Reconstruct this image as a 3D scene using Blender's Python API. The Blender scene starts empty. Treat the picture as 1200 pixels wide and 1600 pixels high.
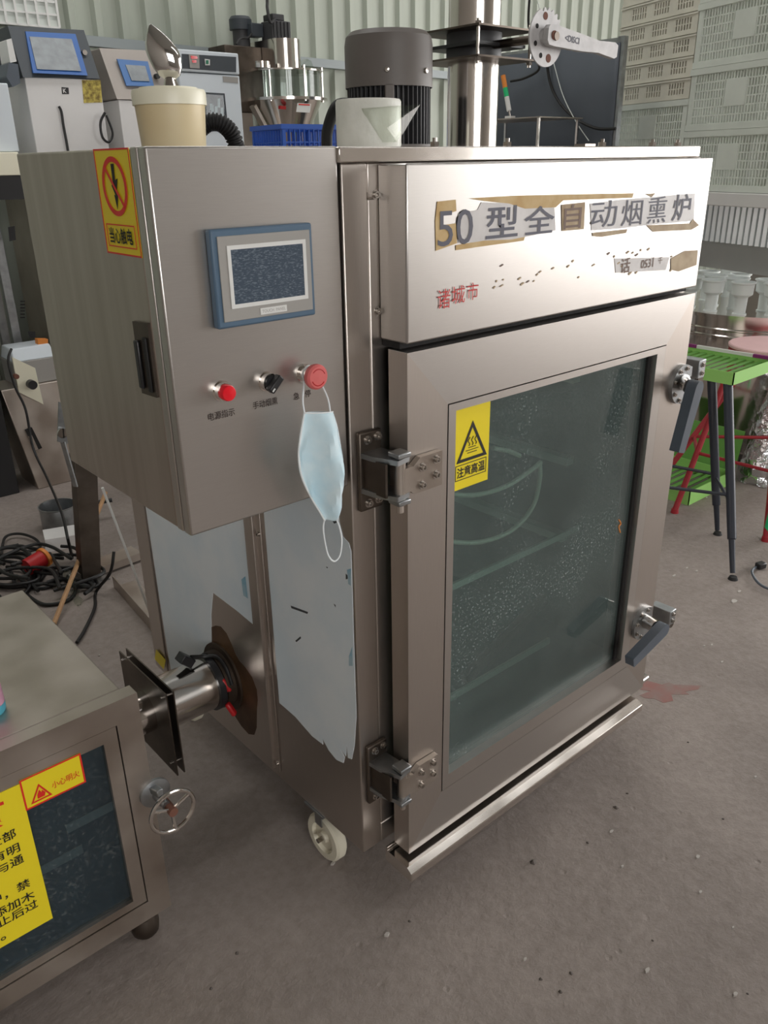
import bpy, math, random
from mathutils import Vector, Matrix
random.seed(7)
S = bpy.context.scene
COL = S.collection

# ------------------------------------------------------------------ camera, sky, light, exposure
CAM = Vector((-0.8719, -0.9452, 1.5019)); FPX = 1268.77
YAW, PIT, ROL = 0.7132, -0.4078, -0.01606
_fw = Vector((math.sin(YAW)*math.cos(PIT), math.cos(YAW)*math.cos(PIT), math.sin(PIT)))
_r = Vector((math.cos(YAW), -math.sin(YAW), 0)); _u = _r.cross(_fw)
_r2 = _r*math.cos(ROL) + _u*math.sin(ROL); _u2 = -_r*math.sin(ROL) + _u*math.cos(ROL)
cd = bpy.data.cameras.new('camera'); cam = bpy.data.objects.new('camera', cd); COL.objects.link(cam)
M = Matrix((_r2, _u2, -_fw)).transposed().to_4x4(); M.translation = CAM
cam.matrix_world = M
cd.sensor_fit = 'VERTICAL'; cd.sensor_height = 32; cd.lens = 32*FPX/1600; cd.clip_start = .02; cd.clip_end = 200
S.camera = cam
S.view_settings.view_transform = 'Standard'; S.view_settings.look = 'None'
S.view_settings.gamma = 1; S.view_settings.use_curve_mapping = False
S.view_settings.exposure = 0.38
W_ = bpy.data.worlds.new('overcast_sky'); S.world = W_; W_.use_nodes = True
bg = W_.node_tree.nodes['Background']; bg.inputs[0].default_value = (1.0, 0.99, 0.975, 1); bg.inputs[1].default_value = 5.0
def area(name, loc, target, sx, sy, power, col=(1, .98, .96)):
    l = bpy.data.lights.new(name, 'AREA'); l.shape = 'RECTANGLE'; l.size = sx; l.size_y = sy; l.energy = power; l.color = col
    o = bpy.data.objects.new(name, l); COL.objects.link(o); o.location = loc
    o.rotation_euler = (Vector(target)-Vector(loc)).to_track_quat('-Z', 'Z').to_euler(); return o
# daylight portals of the two big openings of the shed (front right and right side), a front window, and two roof gaps added for fill
for nm, loc, tg, sx, sy in (('doorway_portal', (8.0, -5.95, 2.1), (8.0, 0, 2.1), 2.0, 4.2), ('side_portal', (8.95, -2.2, 2.1), (0, -2.2, 2.1), 7.4, 4.2),
        ('added_roof_gap_portal', (4.0, -3.2, 5.19), (4.0, -3.2, 0), 5.4, .6), ('added_roof_gap_portal', (2.2, 2.4, 5.19), (2.2, 2.4, 0), 9.0, .7), ('window_portal', (-2.3, -5.95, 2.6), (-2.3, 0, 2.6), 3.8, 2.2)):
    o = area(nm, loc, tg, sx, sy, 1); o.data.cycles.is_portal = True

# ------------------------------------------------------------------ helpers
def at(px, py, ax, val):
    d = _fw*FPX + _r2*(px-600) - _u2*(py-800)
    i = 'xyz'.index(ax); return CAM + d*((val-CAM[i])/d[i])
def mpp(p): return (Vector(p)-CAM).dot(_fw)/FPX            # metres per photo pixel at a point
def lin(c):
    return tuple(((v/255)/12.92 if v/255 <= .04045 else ((v/255+.055)/1.055)**2.4) for v in c)
MATS = {}
def mat(name, rgb, rough=.5, metal=0., var=0., scale=6., bump=0., stretch=(1, 1, 1), rgb2=None, spec=.5, trans=0., coat=0., detail=4., contrast=(.35, .65), rvar=0.):
    m = bpy.data.materials.new(name); m.use_nodes = True; nt = m.node_tree; b = nt.nodes['Principled BSDF']
    c = lin(rgb); b.inputs['Base Color'].default_value = (*c, 1); b.inputs['Roughness'].default_value = rough
    b.inputs['Metallic'].default_value = metal; b.inputs['Specular IOR Level'].default_value = spec
    b.inputs['Transmission Weight'].default_value = trans; b.inputs['Coat Weight'].default_value = coat
    if var or bump or rgb2 or rvar:
        tc = nt.nodes.new('ShaderNodeTexCoord'); mp = nt.nodes.new('ShaderNodeMapping'); mp.inputs['Scale'].default_value = stretch
        geo = nt.nodes.new('ShaderNodeNewGeometry'); nt.links.new(geo.outputs['Position'], mp.inputs['Vector'])
        n = nt.nodes.new('ShaderNodeTexNoise'); n.inputs['Scale'].default_value = scale; n.inputs['Detail'].default_value = detail
        nt.links.new(mp.outputs[0], n.inputs['Vector'])
        if var or rgb2:
            r = nt.nodes.new('ShaderNodeValToRGB'); r.color_ramp.elements[0].position = contrast[0]; r.color_ramp.elements[1].position = contrast[1]
            c2 = lin(rgb2) if rgb2 else tuple(min(1, v*(1+var)) for v in c)
            c1 = c if rgb2 else tuple(v*(1-var) for v in c)
            r.color_ramp.elements[0].color = (*c1, 1); r.color_ramp.elements[1].color = (*c2, 1)
            nt.links.new(n.outputs['Fac'], r.inputs[0]); nt.links.new(r.outputs[0], b.inputs['Base Color'])
        if bump:
            bp = nt.nodes.new('ShaderNodeBump'); bp.inputs['Strength'].default_value = bump; bp.inputs['Distance'].default_value = .01
            nt.links.new(n.outputs['Fac'], bp.inputs['Height']); nt.links.new(bp.outputs[0], b.inputs['Normal'])
        if rvar:
            mr = nt.nodes.new('ShaderNodeMapRange'); mr.inputs['To Min'].default_value = max(.03, rough-rvar); mr.inputs['To Max'].default_value = rough+rvar
            mr.inputs['From Min'].default_value = .3; mr.inputs['From Max'].default_value = .7
            nt.links.new(n.outputs['Fac'], mr.inputs[0]); nt.links.new(mr.outputs[0], b.inputs['Roughness'])
    MATS[name] = m; return m
def glassy(name, tint, rough=.02, gloss=.12, dust=0., dust_rgb=(200, 205, 200), dscale=60., ior=1.5, haze=None):
    """pane: tinted see-through sheet with fresnel reflection and specks of dust on it"""
    m = bpy.data.materials.new(name); m.use_nodes = True; nt = m.node_tree; N = nt.nodes; L = nt.links
    N.remove(N['Principled BSDF']); out = N['Material Output']
    t = N.new('ShaderNodeBsdfTransparent'); t.inputs[0].default_value = (*lin(tint), 1)
    g = N.new('ShaderNodeBsdfGlossy'); g.inputs['Roughness'].default_value = rough; g.inputs[0].default_value = (1, 1, 1, 1)
    f0 = ((ior-1)/(ior+1))**2; lw = N.new('ShaderNodeLayerWeight'); lw.inputs[0].default_value = .5
    pw = N.new('ShaderNodeMath'); pw.operation = 'POWER'; pw.inputs[1].default_value = 5; L.new(lw.outputs['Facing'], pw.inputs[0])   # Schlick
    fr = N.new('ShaderNodeMath'); fr.operation = 'MULTIPLY_ADD'; fr.inputs[1].default_value = 1-f0; fr.inputs[2].default_value = f0; L.new(pw.outputs[0], fr.inputs[0])
    mx = N.new('ShaderNodeMixShader'); L.new(fr.outputs[0], mx.inputs[0]); L.new(t.outputs[0], mx.inputs[1]); L.new(g.outputs[0], mx.inputs[2])
    last = mx
    if dust:
        geo = N.new('ShaderNodeNewGeometry'); n = N.new('ShaderNodeTexNoise'); n.inputs['Scale'].default_value = dscale; n.inputs['Detail'].default_value = 6
        L.new(geo.outputs['Position'], n.inputs['Vector'])
        n2 = N.new('ShaderNodeTexNoise'); n2.inputs['Scale'].default_value = 4; L.new(geo.outputs['Position'], n2.inputs['Vector'])
        r = N.new('ShaderNodeValToRGB'); r.color_ramp.elements[0].position = .55; r.color_ramp.elements[1].position = .68
        r.color_ramp.elements[0].color = (.06, .06, .06, 1); L.new(n.outputs['Fac'], r.inputs[0])
        r2 = N.new('ShaderNodeValToRGB'); r2.color_ramp.elements[0].position = .35; r2.color_ramp.elements[1].position = .65; L.new(n2.outputs['Fac'], r2.inputs[0])
        mu = N.new('ShaderNodeMath'); mu.operation = 'MULTIPLY'; L.new(r.outputs[0], mu.inputs[0]); L.new(r2.outputs[0], mu.inputs[1])
        mm = N.new('ShaderNodeMath'); mm.operation = 'MULTIPLY_ADD'; mm.inputs[1].default_value = dust; mm.inputs[2].default_value = dust*.12 if haze is None else haze; L.new(mu.outputs[0], mm.inputs[0])
        d = N.new('ShaderNodeBsdfDiffuse'); d.inputs[0].default_value = (*lin(dust_rgb), 1)
        m2 = N.new('ShaderNodeMixShader'); L.new(mm.outputs[0], m2.inputs[0]); L.new(mx.outputs[0], m2.inputs[1]); L.new(d.outputs[0], m2.inputs[2]); last = m2
    L.new(last.outputs[0], out.inputs[0]); MATS[name] = m; return m

class MB:
    def __init__(s): s.v = []; s.f = []; s.s = []
    def add(s, vs, fs, smooth=False):
        n = len(s.v); s.v += [Vector(p) for p in vs]; s.f += [tuple(n+i for i in f) for f in fs]; s.s += [smooth]*len(fs); return s
    def hexa(s, p):  # 4 bottom (ccw), 4 top
        return s.add(p, [(3, 2, 1, 0), (4, 5, 6, 7), (0, 1, 5, 4), (1, 2, 6, 5), (2, 3, 7, 6), (3, 0, 4, 7)])
    def box(s, x0, x1, y0, y1, z0, z1):
        return s.hexa([(x0, y0, z0), (x1, y0, z0), (x1, y1, z0), (x0, y1, z0), (x0, y0, z1), (x1, y0, z1), (x1, y1, z1), (x0, y1, z1)])
    def bar(s, p0, p1, w, h, up=(0, 0, 1)):
        p0 = Vector(p0); p1 = Vector(p1); d = (p1-p0).normalized(); a = d.cross(Vector(up))
        if a.length < 1e-4: a = d.cross(Vector((1, 0, 0)))
        a.normalize(); b = a.cross(d); a = a*w/2; b = b*h/2
        return s.hexa([p0-a-b, p0+a-b, p0+a+b, p0-a+b, p1-a-b, p1+a-b, p1+a+b, p1-a+b])
    def cyl(s, p0, p1, r0, r1=None, n=24, cap=True):
        r1 = r0 if r1 is None else r1; p0 = Vector(p0); p1 = Vector(p1); d = (p1-p0).normalized()
        a = d.orthogonal().normalized(); b = d.cross(a); vs = []; fs = []
        for i in range(n):
            t = 2*math.pi*i/n; o = a*math.cos(t)+b*math.sin(t); vs += [p0+o*r0, p1+o*r1]
        for i in range(n): j = (i+1) % n; fs.append((2*i, 2*j, 2*j+1, 2*i+1))
        s.add(vs, fs, True)
        if cap:
            s.add([vs[2*i] for i in range(n)], [tuple(reversed(range(n)))]); s.add([vs[2*i+1] for i in range(n)], [tuple(range(n))])
        return s
    def tube(s, pts, r, n=8, closed=False, cap=True):
        pts = [Vector(p) for p in pts]; m = len(pts); vs = []; fs = []; prev = None
        for i, p in enumerate(pts):
            if closed: t = pts[(i+1) % m]-pts[i-1]
            else: t = pts[min(i+1, m-1)]-pts[max(i-1, 0)]
            t.normalize()
            if prev is None: a = t.orthogonal().normalized()
            else: a = (prev-t*prev.dot(t)).normalized()
            prev = a; b = t.cross(a); rr = r[i] if isinstance(r, (list, tuple)) else r
            vs += [p+(a*math.cos(2*math.pi*k/n)+b*math.sin(2*math.pi*k/n))*rr for k in range(n)]
        for i in range(m if closed else m-1):
            j = (i+1) % m
            for k in range(n): l = (k+1) % n; fs.append((i*n+k, i*n+l, j*n+l, j*n+k))
        s.add(vs, fs, True)
        if cap and not closed: s.add(vs[:n], [tuple(reversed(range(n)))]); s.add(vs[-n:], [tuple(range(n))])
        return s
    def lathe(s, prof, c=(0, 0, 0), axis=(0, 0, 1), n=32, arc=None):
        ax = Vector(axis).normalized(); a = ax.orthogonal().normalized(); b = ax.cross(a); c = Vector(c); vs = []; fs = []; m = len(prof)
        for i in range(n):
            t = 2*math.pi*i/n; o = a*math.cos(t)+b*math.sin(t); vs += [c+o*r+ax*z for r, z in prof]
        for i in range(n):
            j = (i+1) % n
            for k in range(m-1): fs.append((i*m+k, j*m+k, j*m+k+1, i*m+k+1))
        return s.add(vs, fs, True)
    def prism(s, poly, o, u, v, w):   # polygon (2d) in plane o,u,v swept by vector w
        o = Vector(o); u = Vector(u); v = Vector(v); w = Vector(w); n = len(poly)
        A = [o+u*p[0]+v*p[1] for p in poly]; B = [p+w for p in A]
        s.add(A, [tuple(range(n))]); s.add(B, [tuple(reversed(range(n)))])
        return s.add(A+B, [(i, i+n, (i+1) % n+n, (i+1) % n) for i in range(n)])
    def face(s, pts): return s.add(pts, [tuple(range(len(pts)))])
    def ring(s, outer, inner, w):     # flat ring between two closed 3d loops, thickness vector w
        n = len(outer); w = Vector(w); O = [Vector(p) for p in outer]; I = [Vector(p) for p in inner]
        vs = O+I+[p+w for p in O]+[p+w for p in I]; fs = []
        for i in range(n):
            j = (i+1) % n
            fs += [(i, j, n+j, n+i), (2*n+j, 2*n+i, 3*n+i, 3*n+j), (j, i, 2*n+i, 2*n+j), (n+i, n+j, 3*n+j, 3*n+i)]
        return s.add(vs, fs)
    def build(s, name, m, parent=None, bevel=0., seg=2, kind=None):
        c = Vector((0, 0, 0))
        lo = Vector([min(p[i] for p in s.v) for i in range(3)]); hi = Vector([max(p[i] for p in s.v) for i in range(3)])
        c = (lo+hi)/2
        if parent is None: c.z = lo.z
        me = bpy.data.meshes.new(name); me.from_pydata([tuple(p-c) for p in s.v], [], s.f)
        me.polygons.foreach_set('use_smooth', s.s); me.update()
        try: me.set_sharp_from_angle(angle=math.radians(35))
        except Exception: pass
        me.materials.append(MATS[m] if isinstance(m, str) else m)
        o = bpy.data.objects.new(name, me); COL.objects.link(o); ORG[o.name] = c
        if parent is not None: o.parent = parent; o.location = c-ORG[parent.name]
        else: o.location = c
        if bevel:
            b = o.modifiers.new('bevel', 'BEVEL'); b.width = bevel; b.segments = seg; b.limit_method = 'ANGLE'; b.angle_limit = math.radians(40)
        if kind: o['kind'] = kind
        return o
ORG = {}
def tag(o, label, cat, group=None):
    o['label'] = label; o['category'] = cat
    if group: o['group'] = group
    return o
def thing(name, label, cat, loc=(0, 0, 0), group=None, rotz=0., local=False):
    """Empty at the base of a thing. Parts are given in world coordinates, or in the thing's own frame when local."""
    o = bpy.data.objects.new(name, None); COL.objects.link(o); o.location = loc; o.rotation_euler = (0, 0, rotz); o.empty_display_size = .05
    ORG[o.name] = Vector((0, 0, 0)) if local else Vector(loc)
    return tag(o, label, cat, group)
def struct(o): o['kind'] = 'structure'; return o
def copy_tree(o, parent=None):
    c = o.copy(); COL.objects.link(c); c.parent = parent
    for ch in list(o.children): copy_tree(ch, c)
    return c
def smooth_path(pts, k=6, closed=False):
    pts = [Vector(p) for p in pts]; n = len(pts); out = []
    for i in range(n if closed else n-1):
        p0 = pts[(i-1) % n] if (closed or i > 0) else pts[0]; p1 = pts[i]; p2 = pts[(i+1) % n]; p3 = pts[(i+2) % n] if (closed or i+2 < n) else pts[-1]
        for j in range(k):
            t = j/k; out.append(.5*((2*p1)+(p2-p0)*t+(2*p0-5*p1+4*p2-p3)*t*t+(3*p1-p0-3*p2+p3)*t**3))
    if not closed: out.append(pts[-1])
    return out
def text(name, body, m, parent, o, u, v, w, h=None, bold=0., shear=0.):
    """flat printed lettering fitted in a w x h box whose lower left corner is o, in the plane u,v"""
    cu = bpy.data.curves.new('t', 'FONT'); cu.body = body; cu.size = 1; cu.offset = bold; cu.shear = shear; cu.resolution_u = 3
    ob = bpy.data.objects.new('t', cu); COL.objects.link(ob)
    me = bpy.data.meshes.new_from_object(ob.evaluated_get(bpy.context.evaluated_depsgraph_get()))
    bpy.data.objects.remove(ob); bpy.data.curves.remove(cu)
    P = [p.co.copy() for p in me.vertices]; F = [tuple(f.vertices) for f in me.polygons]; bpy.data.meshes.remove(me)
    x0 = min(p.x for p in P); x1 = max(p.x for p in P); y0 = min(p.y for p in P); y1 = max(p.y for p in P)
    sx = w/(x1-x0); sy = h/(y1-y0) if h else sx
    u = Vector(u); v = Vector(v); o = Vector(o)
    mb = MB(); mb.add([o+u*((p.x-x0)*sx)+v*((p.y-y0)*sy) for p in P], F); return mb.build(name, m, parent)
def bolt_head(mb, p, nrm, r, h, hexa=True):
    p = Vector(p); nrm = Vector(nrm); mb.cyl(p, p+nrm*h, r, n=6 if hexa else 16)
def socket_screw(parent, p, nrm, r=.0075, h=.008, m='bolt'):
    p = Vector(p); nrm = Vector(nrm); b = MB(); b.lathe([(r*1.5, 0), (r*1.5, .0012), (r, .0012), (r, h), (r*.55, h), (r*.5, h*.45), (0, h*.45)], p, nrm, n=14)
    return b.build('bolt', m, parent)
def rect(o, u, v, w, h): o = Vector(o); u = Vector(u); v = Vector(v); return [o, o+u*w, o+u*w+v*h, o+v*h]
X_, Y_, Z_ = Vector((1, 0, 0)), Vector((0, 1, 0)), Vector((0, 0, 1))

# ------------------------------------------------------------------ materials
mat('steel', (202, 197, 192), .34, 1., var=.025, scale=3., stretch=(9, 9, 500), rvar=.02)
mat('steel_h', (202, 198, 194), .33, 1., var=.025, scale=3., stretch=(9, 9, 500), rvar=.02)
mat('steel_v', (198, 190, 183), .36, 1., var=.03, scale=3., stretch=(400, 400, 8), rvar=.02)
mat('steel_dirty', (178, 167, 157), .42, 1., rgb2=(199, 190, 181), scale=7., bump=.02, stretch=(1, 1, 1), rvar=.1)
mat('steel_streak', (182, 172, 162), .38, 1., rgb2=(205, 196, 188), scale=3., stretch=(14, 14, .8), contrast=(.2, .85))
mat('rail_dull', (222, 228, 216), .5)
mat('hose_pale', (224, 220, 202), .5)
mat('polished', (222, 216, 210), .14, 1., var=.04, scale=5., rvar=.05)
mat('chrome', (230, 228, 226), .08, 1.)
mat('bolt', (190, 184, 178), .25, 1.)
mat('dark_steel', (105, 96, 88), .45, 1., var=.2, scale=12.)
mat('galv', (165, 168, 170), .4, 1., var=.12, scale=30.)
mat('liner', (150, 168, 166), .4, .7, var=.1, scale=4.)
mat('black_gap', (28, 26, 25), .8)
mat('film', (220, 233, 242), .42, rgb2=(234, 241, 246), scale=7., bump=.03, detail=6)
mat('film_scuff', (62, 66, 70), .7)
mat('film_blue', (120, 178, 205), .5, rgb2=(176, 202, 214), scale=30)
mat('scorch', (74, 52, 36), .45, .6, rgb2=(120, 92, 66), scale=8)
mat('hmi_blue', (84, 108, 130), .45)
mat('hmi_grey', (160, 157, 152), .5)
mat('white_plastic', (225, 225, 222), .4)
mat('screen', (70, 82, 96), .22, rgb2=(120, 132, 144), scale=230., stretch=(1, 1, 3.5), contrast=(.5, .72))
mat('red_lens', (235, 20, 40), .15, coat=.6)
mat('red_matte', (216, 106, 104), .5)
mat('black_plastic', (38, 38, 40), .38)
mat('rubber', (30, 29, 29), .65)
mat('handle_grey', (84, 92, 102), .45, var=.08, scale=10)
mat('ink', (62, 50, 44), .7)
mat('ink_grey', (92, 92, 104), .6)
mat('ink_brown', (128, 108, 98), .7)
mat('ink_red', (200, 62, 60), .6)
mat('black_ink', (30, 28, 24), .6)
mat('tape', (190, 156, 100), .6, rgb2=(205, 178, 128), scale=25)
mat('tape_brown', (160, 136, 104), .6, rgb2=(185, 164, 132), scale=25)
mat('tape_grey', (196, 192, 190), .4, rgb2=(214, 210, 208), scale=18)
mat('sticker_yellow', (238, 216, 40), .4, spec=.4)
mat('sticker_red', (222, 44, 34), .45)
mat('mask_blue', (204, 230, 240), .8, rgb2=(220, 238, 244), scale=30)
mat('mask_white', (238, 244, 246), .8)
mat('motor_grey', (104, 98, 94), .5, var=.05, scale=10)
mat('motor_dark', (66, 66, 68), .5)
mat('cast_zinc', (186, 184, 184), .55, .3, var=.08, scale=40, bump=.05)
mat('rust', (116, 76, 62), .8)
mat('cream', (226, 214, 180), .38, rgb2=(214, 192, 148), scale=5.)
mat('cream_lid', (236, 232, 210), .35)
mat('nylon', (226, 220, 200), .45)
mat('concrete_plain', (146, 135, 129), .85, rgb2=(168, 157, 150), scale=2.2, bump=.35, detail=10, contrast=(.3, .7))
mat('wall_sheet', (172, 178, 166), .55, .0, var=.06, scale=1.4, stretch=(6, 6, .6))
mat('wall_paint', (138, 132, 125), .8)
mat('roof', (150, 150, 146), .8)
mat('rail_grey', (150, 158, 160), .5)
mat('frost', (214, 220, 214), .6)
mat('white_paint', (224, 222, 220), .4, var=.03, scale=4)
mat('cool_white', (214, 222, 228), .35)
mat('slate', (62, 68, 74), .5)
mat('blue_bezel', (28, 92, 168), .4)
mat('blue_bezel2', (58, 110, 172), .4)
mat('lcd', (92, 100, 104), .25, rgb2=(112, 120, 124), scale=20)
mat('old_label', (206, 188, 92), .6, rgb2=(120, 98, 40), scale=60)
mat('black_cord', (24, 23, 23), .5)
mat('blue_crate', (26, 86, 184), .42)
mat('painted_steel', (164, 156, 149), .5, .2)
mat('crate_white', (216, 221, 212), .55, var=.04, scale=8)
mat('crate_cream', (218, 214, 200), .55, var=.05, scale=8)
mat('tarp', (82, 88, 96), .65, var=.08, scale=2.5, bump=.15)
mat('green_paint', (152, 208, 112), .5)
mat('green_dark', (104, 160, 74), .55)
mat('purple', (134, 40, 112), .5)
mat('red_paint', (160, 36, 46), .45)
mat('pink_board', (226, 186, 186), .55, var=.04, scale=5)
mat('black_paint', (44, 48, 58), .4)
mat('foil', (222, 224, 228), .18, 1., bump=.9, scale=26., detail=3)
mat('pvc_white', (226, 232, 230), .35)
mat('cardboard', (170, 142, 116), .8, var=.08, scale=6)
mat('clear_green', (40, 190, 120), .3)
mat('wood', (176, 138, 100), .7, var=.1, scale=20)
mat('sheet_bright', (200, 206, 210), .35, .6, var=.05, scale=3)
mat('panel_grey', (150, 148, 144), .6, var=.05, scale=4)
mat('pink_plastic', (226, 170, 196), .4)
mat('sky_plastic', (96, 190, 214), .4)
mat('dark_iron', (66, 54, 44), .6, .5, var=.2, scale=18)
mat('red_plastic', (186, 34, 38), .45)
mat('orange', (228, 140, 60), .5)
mat('green_led', (40, 120, 90), .4)
mat('litter', (190, 184, 178), .7)
mat('pebble', (98, 90, 85), .9)
mat('stain_red', (150, 106, 100), .85, rgb2=(140, 128, 122), scale=14)
glassy('oven_glass', (206, 220, 217), dust=.36, dust_rgb=(190, 204, 202), ior=1.5, dscale=210., haze=.07)
glassy('gen_glass', (196, 210, 216), dust=.12, ior=1.45, dscale=150., haze=.02)
mat('navy_panel', (62, 82, 94), .5, rgb2=(76, 96, 106), scale=8)
glassy('clear', (242, 245, 244), ior=1.45, dust=.1)
glassy('clear_film', (240, 243, 238), rough=.06, ior=1.14, dust=.04, dscale=25)

# worn concrete: broad tonal patches, fine grain, pits and hairline scratches
def concrete():
    m = bpy.data.materials.new('concrete'); m.use_nodes = True; nt = m.node_tree; N = nt.nodes; L = nt.links; b = N['Principled BSDF']; b.inputs['Roughness'].default_value = .82
    g = N.new('ShaderNodeNewGeometry')
    def noise(sc, det, rough=.55):
        n = N.new('ShaderNodeTexNoise'); n.inputs['Scale'].default_value = sc; n.inputs['Detail'].default_value = det; n.inputs['Roughness'].default_value = rough; L.new(g.outputs['Position'], n.inputs['Vector']); return n
    n1 = noise(1.7, 8, .6); n2 = noise(38, 6, .7); n3 = noise(7, 5)
    r1 = N.new('ShaderNodeValToRGB'); r1.color_ramp.elements[0].position = .3; r1.color_ramp.elements[1].position = .7
    r1.color_ramp.elements[0].color = (*lin((136, 126, 120)), 1); r1.color_ramp.elements[1].color = (*lin((166, 155, 148)), 1); L.new(n1.outputs['Fac'], r1.inputs[0])
    r2 = N.new('ShaderNodeValToRGB'); r2.color_ramp.elements[0].position = .25; r2.color_ramp.elements[1].position = .62; r2.color_ramp.elements[0].color = (.62, .60, .58, 1); L.new(n2.outputs['Fac'], r2.inputs[0])
    mx = N.new('ShaderNodeMix'); mx.data_type = 'RGBA'; mx.blend_type = 'MULTIPLY'; mx.inputs[0].default_value = .6; L.new(r1.outputs[0], mx.inputs[6]); L.new(r2.outputs[0], mx.inputs[7]); L.new(mx.outputs[2], b.inputs['Base Color'])
    v = N.new('ShaderNodeTexVoronoi'); v.inputs['Scale'].default_value = 13; L.new(g.outputs['Position'], v.inputs['Vector'])
    pr = N.new('ShaderNodeValToRGB'); pr.color_ramp.elements[0].position = .02; pr.color_ramp.elements[1].position = .10; L.new(v.outputs['Distance'], pr.inputs[0])
    a = N.new('ShaderNodeMath'); a.operation = 'MULTIPLY_ADD'; a.inputs[1].default_value = .5; L.new(pr.outputs[0], a.inputs[0]); L.new(n2.outputs['Fac'], a.inputs[2])
    a2 = N.new('ShaderNodeMath'); a2.operation = 'ADD'; L.new(a.outputs[0], a2.inputs[0]); L.new(n3.outputs['Fac'], a2.inputs[1])
    bp = N.new('ShaderNodeBump'); bp.inputs['Strength'].default_value = .55; bp.inputs['Distance'].default_value = .006; L.new(a2.outputs[0], bp.inputs['Height']); L.new(bp.outputs[0], b.inputs['Normal'])
    MATS['concrete'] = m
concrete()
# ------------------------------------------------------------------ the shed
b = MB(); nx = 60
b.box(-14, 16, -16, 4.2, -.1, 0); floor = struct(b.build('floor', 'concrete'))
# stained patch of red on the concrete, a thin spill with its own shape
c0 = at(1035, 1078, 'z', 0); b = MB(); poly = []
for i in range(22):
    a = 2*math.pi*i/22; rr = .055*(1+.35*math.sin(3*a+1)+.25*math.sin(7*a)+.1*random.random()); poly.append((math.cos(a)*rr*1.5, math.sin(a)*rr*.8))
b.prism(poly, c0+Z_*.0006, Vector((.75, -.66, 0)), Vector((.66, .75, 0)), -Z_*.0006); b.build('stain', 'stain_red', floor)

wall = bpy.data.objects.new('wall_back', None); COL.objects.link(wall); struct(wall); wall.location = (2.5, 4.0, 0); ORG[wall.name] = Vector((2.5, 4.0, 0))
WY = 4.0; sheet_me = None
for k in range(16):
    x0 = -5.2+k*.9; b = MB(); prof = []
    for r in range(6):
        q = x0+r*.15; d = .03
        prof += [(q, 0), (q+.085, 0), (q+.1, d), (q+.135, d)]
    prof.append((x0+.9, 0))
    vs = []; fs = []
    for (x, d) in prof: vs += [(x, WY-d, 0), (x, WY-d, 5.2)]
    for i in range(len(prof)-1): fs.append((2*i, 2*i+2, 2*i+3, 2*i+1))
    b.add(vs, fs); n = len(vs)
    b.add([(x0, WY+.002, 0), (x0+.9, WY+.002, 0), (x0+.9, WY+.002, 5.2), (x0, WY+.002, 5.2)], [(3, 2, 1, 0)])
    if sheet_me is None: o = b.build('steel_sheet', 'wall_sheet', wall); sheet_me = o
    else:
        o = sheet_me.copy(); COL.objects.link(o); o.location.x += k*.9
b = MB(); b.bar(at(60, 57, 'y', WY-.07), at(1190, 165, 'y', WY-.07), .05, .05); b.build('girt', 'rail_grey', wall)
b = MB(); b.box(-4.7, -4.6, -6.2, 4.1, 0, 5.2); struct(b.build('wall_left', 'wall_paint'))
b = MB(); b.box(-4.7, 7.0, -6.1, -6.0, 0, 1.5); b.box(-4.7, 7.0, -6.1, -6.0, 3.7, 5.2); b.box(-.4, 7.0, -6.1, -6.0, 1.5, 3.7); b.box(-4.7, -4.2, -6.1, -6.0, 1.5, 3.7); b.box(7.0, 9.1, -6.1, -6.0, 4.2, 5.2); struct(b.build('wall_front', 'wall_paint'))
b = MB(); b.box(9.0, 9.1, -6.1, 4.1, 4.2, 5.2); b.box(9.0, 9.1, 1.5, 4.1, 0, 4.2); struct(b.build('wall_right', 'wall_paint'))
b = MB()
for ya, yb in ((-6.2, -3.5), (-2.9, 2.05), (2.75, 4.2)): b.box(-4.8, 9.2, ya, yb, 5.2, 5.3)  # unseen roof gaps, added to let in fill light
for xa, xb in ((-4.8, -2.3), (6.7, 9.2)): b.box(xa if xa > 0 else -4.8, xb if xb > 0 else 1.3, -3.5, -2.9, 5.2, 5.3); b.box(xa, xb, 2.05, 2.75, 5.2, 5.3)
struct(b.build('ceiling', 'roof'))
# translucent window high on the back wall, far left: panes in a grid of bars
wA = at(-60, -60, 'y', WY-.06); wB = at(92, 44, 'y', WY-.06)
win = bpy.data.objects.new('window_1', None); COL.objects.link(win); struct(win); win.location = (wA.x, WY-.06, wB.z); ORG[win.name] = win.location.copy()
x0, x1, z0, z1 = wA.x, wB.x, wB.z, wA.z+.1; nX, nZ = 8, 6
for i in range(nX+1):
    x = x0+(x1-x0)*i/nX; MB().box(x-.006, x+.006, WY-.075, WY-.05, z0, z1).build('glazing_bar', 'white_plastic', win)
for j in range(nZ+1):
    z = z0+(z1-z0)*j/nZ; MB().box(x0, x1, WY-.073, WY-.052, z-.005, z+.005).build('glazing_bar', 'white_plastic', win)
for i in range(nX):
    for j in range(nZ):
        xa = x0+(x1-x0)*i/nX; za = z0+(z1-z0)*j/nZ; MB().box(xa, xa+(x1-x0)/nX, WY-.064, WY-.060, za, za+(z1-z0)/nZ).build('pane', 'frost', win)

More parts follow.
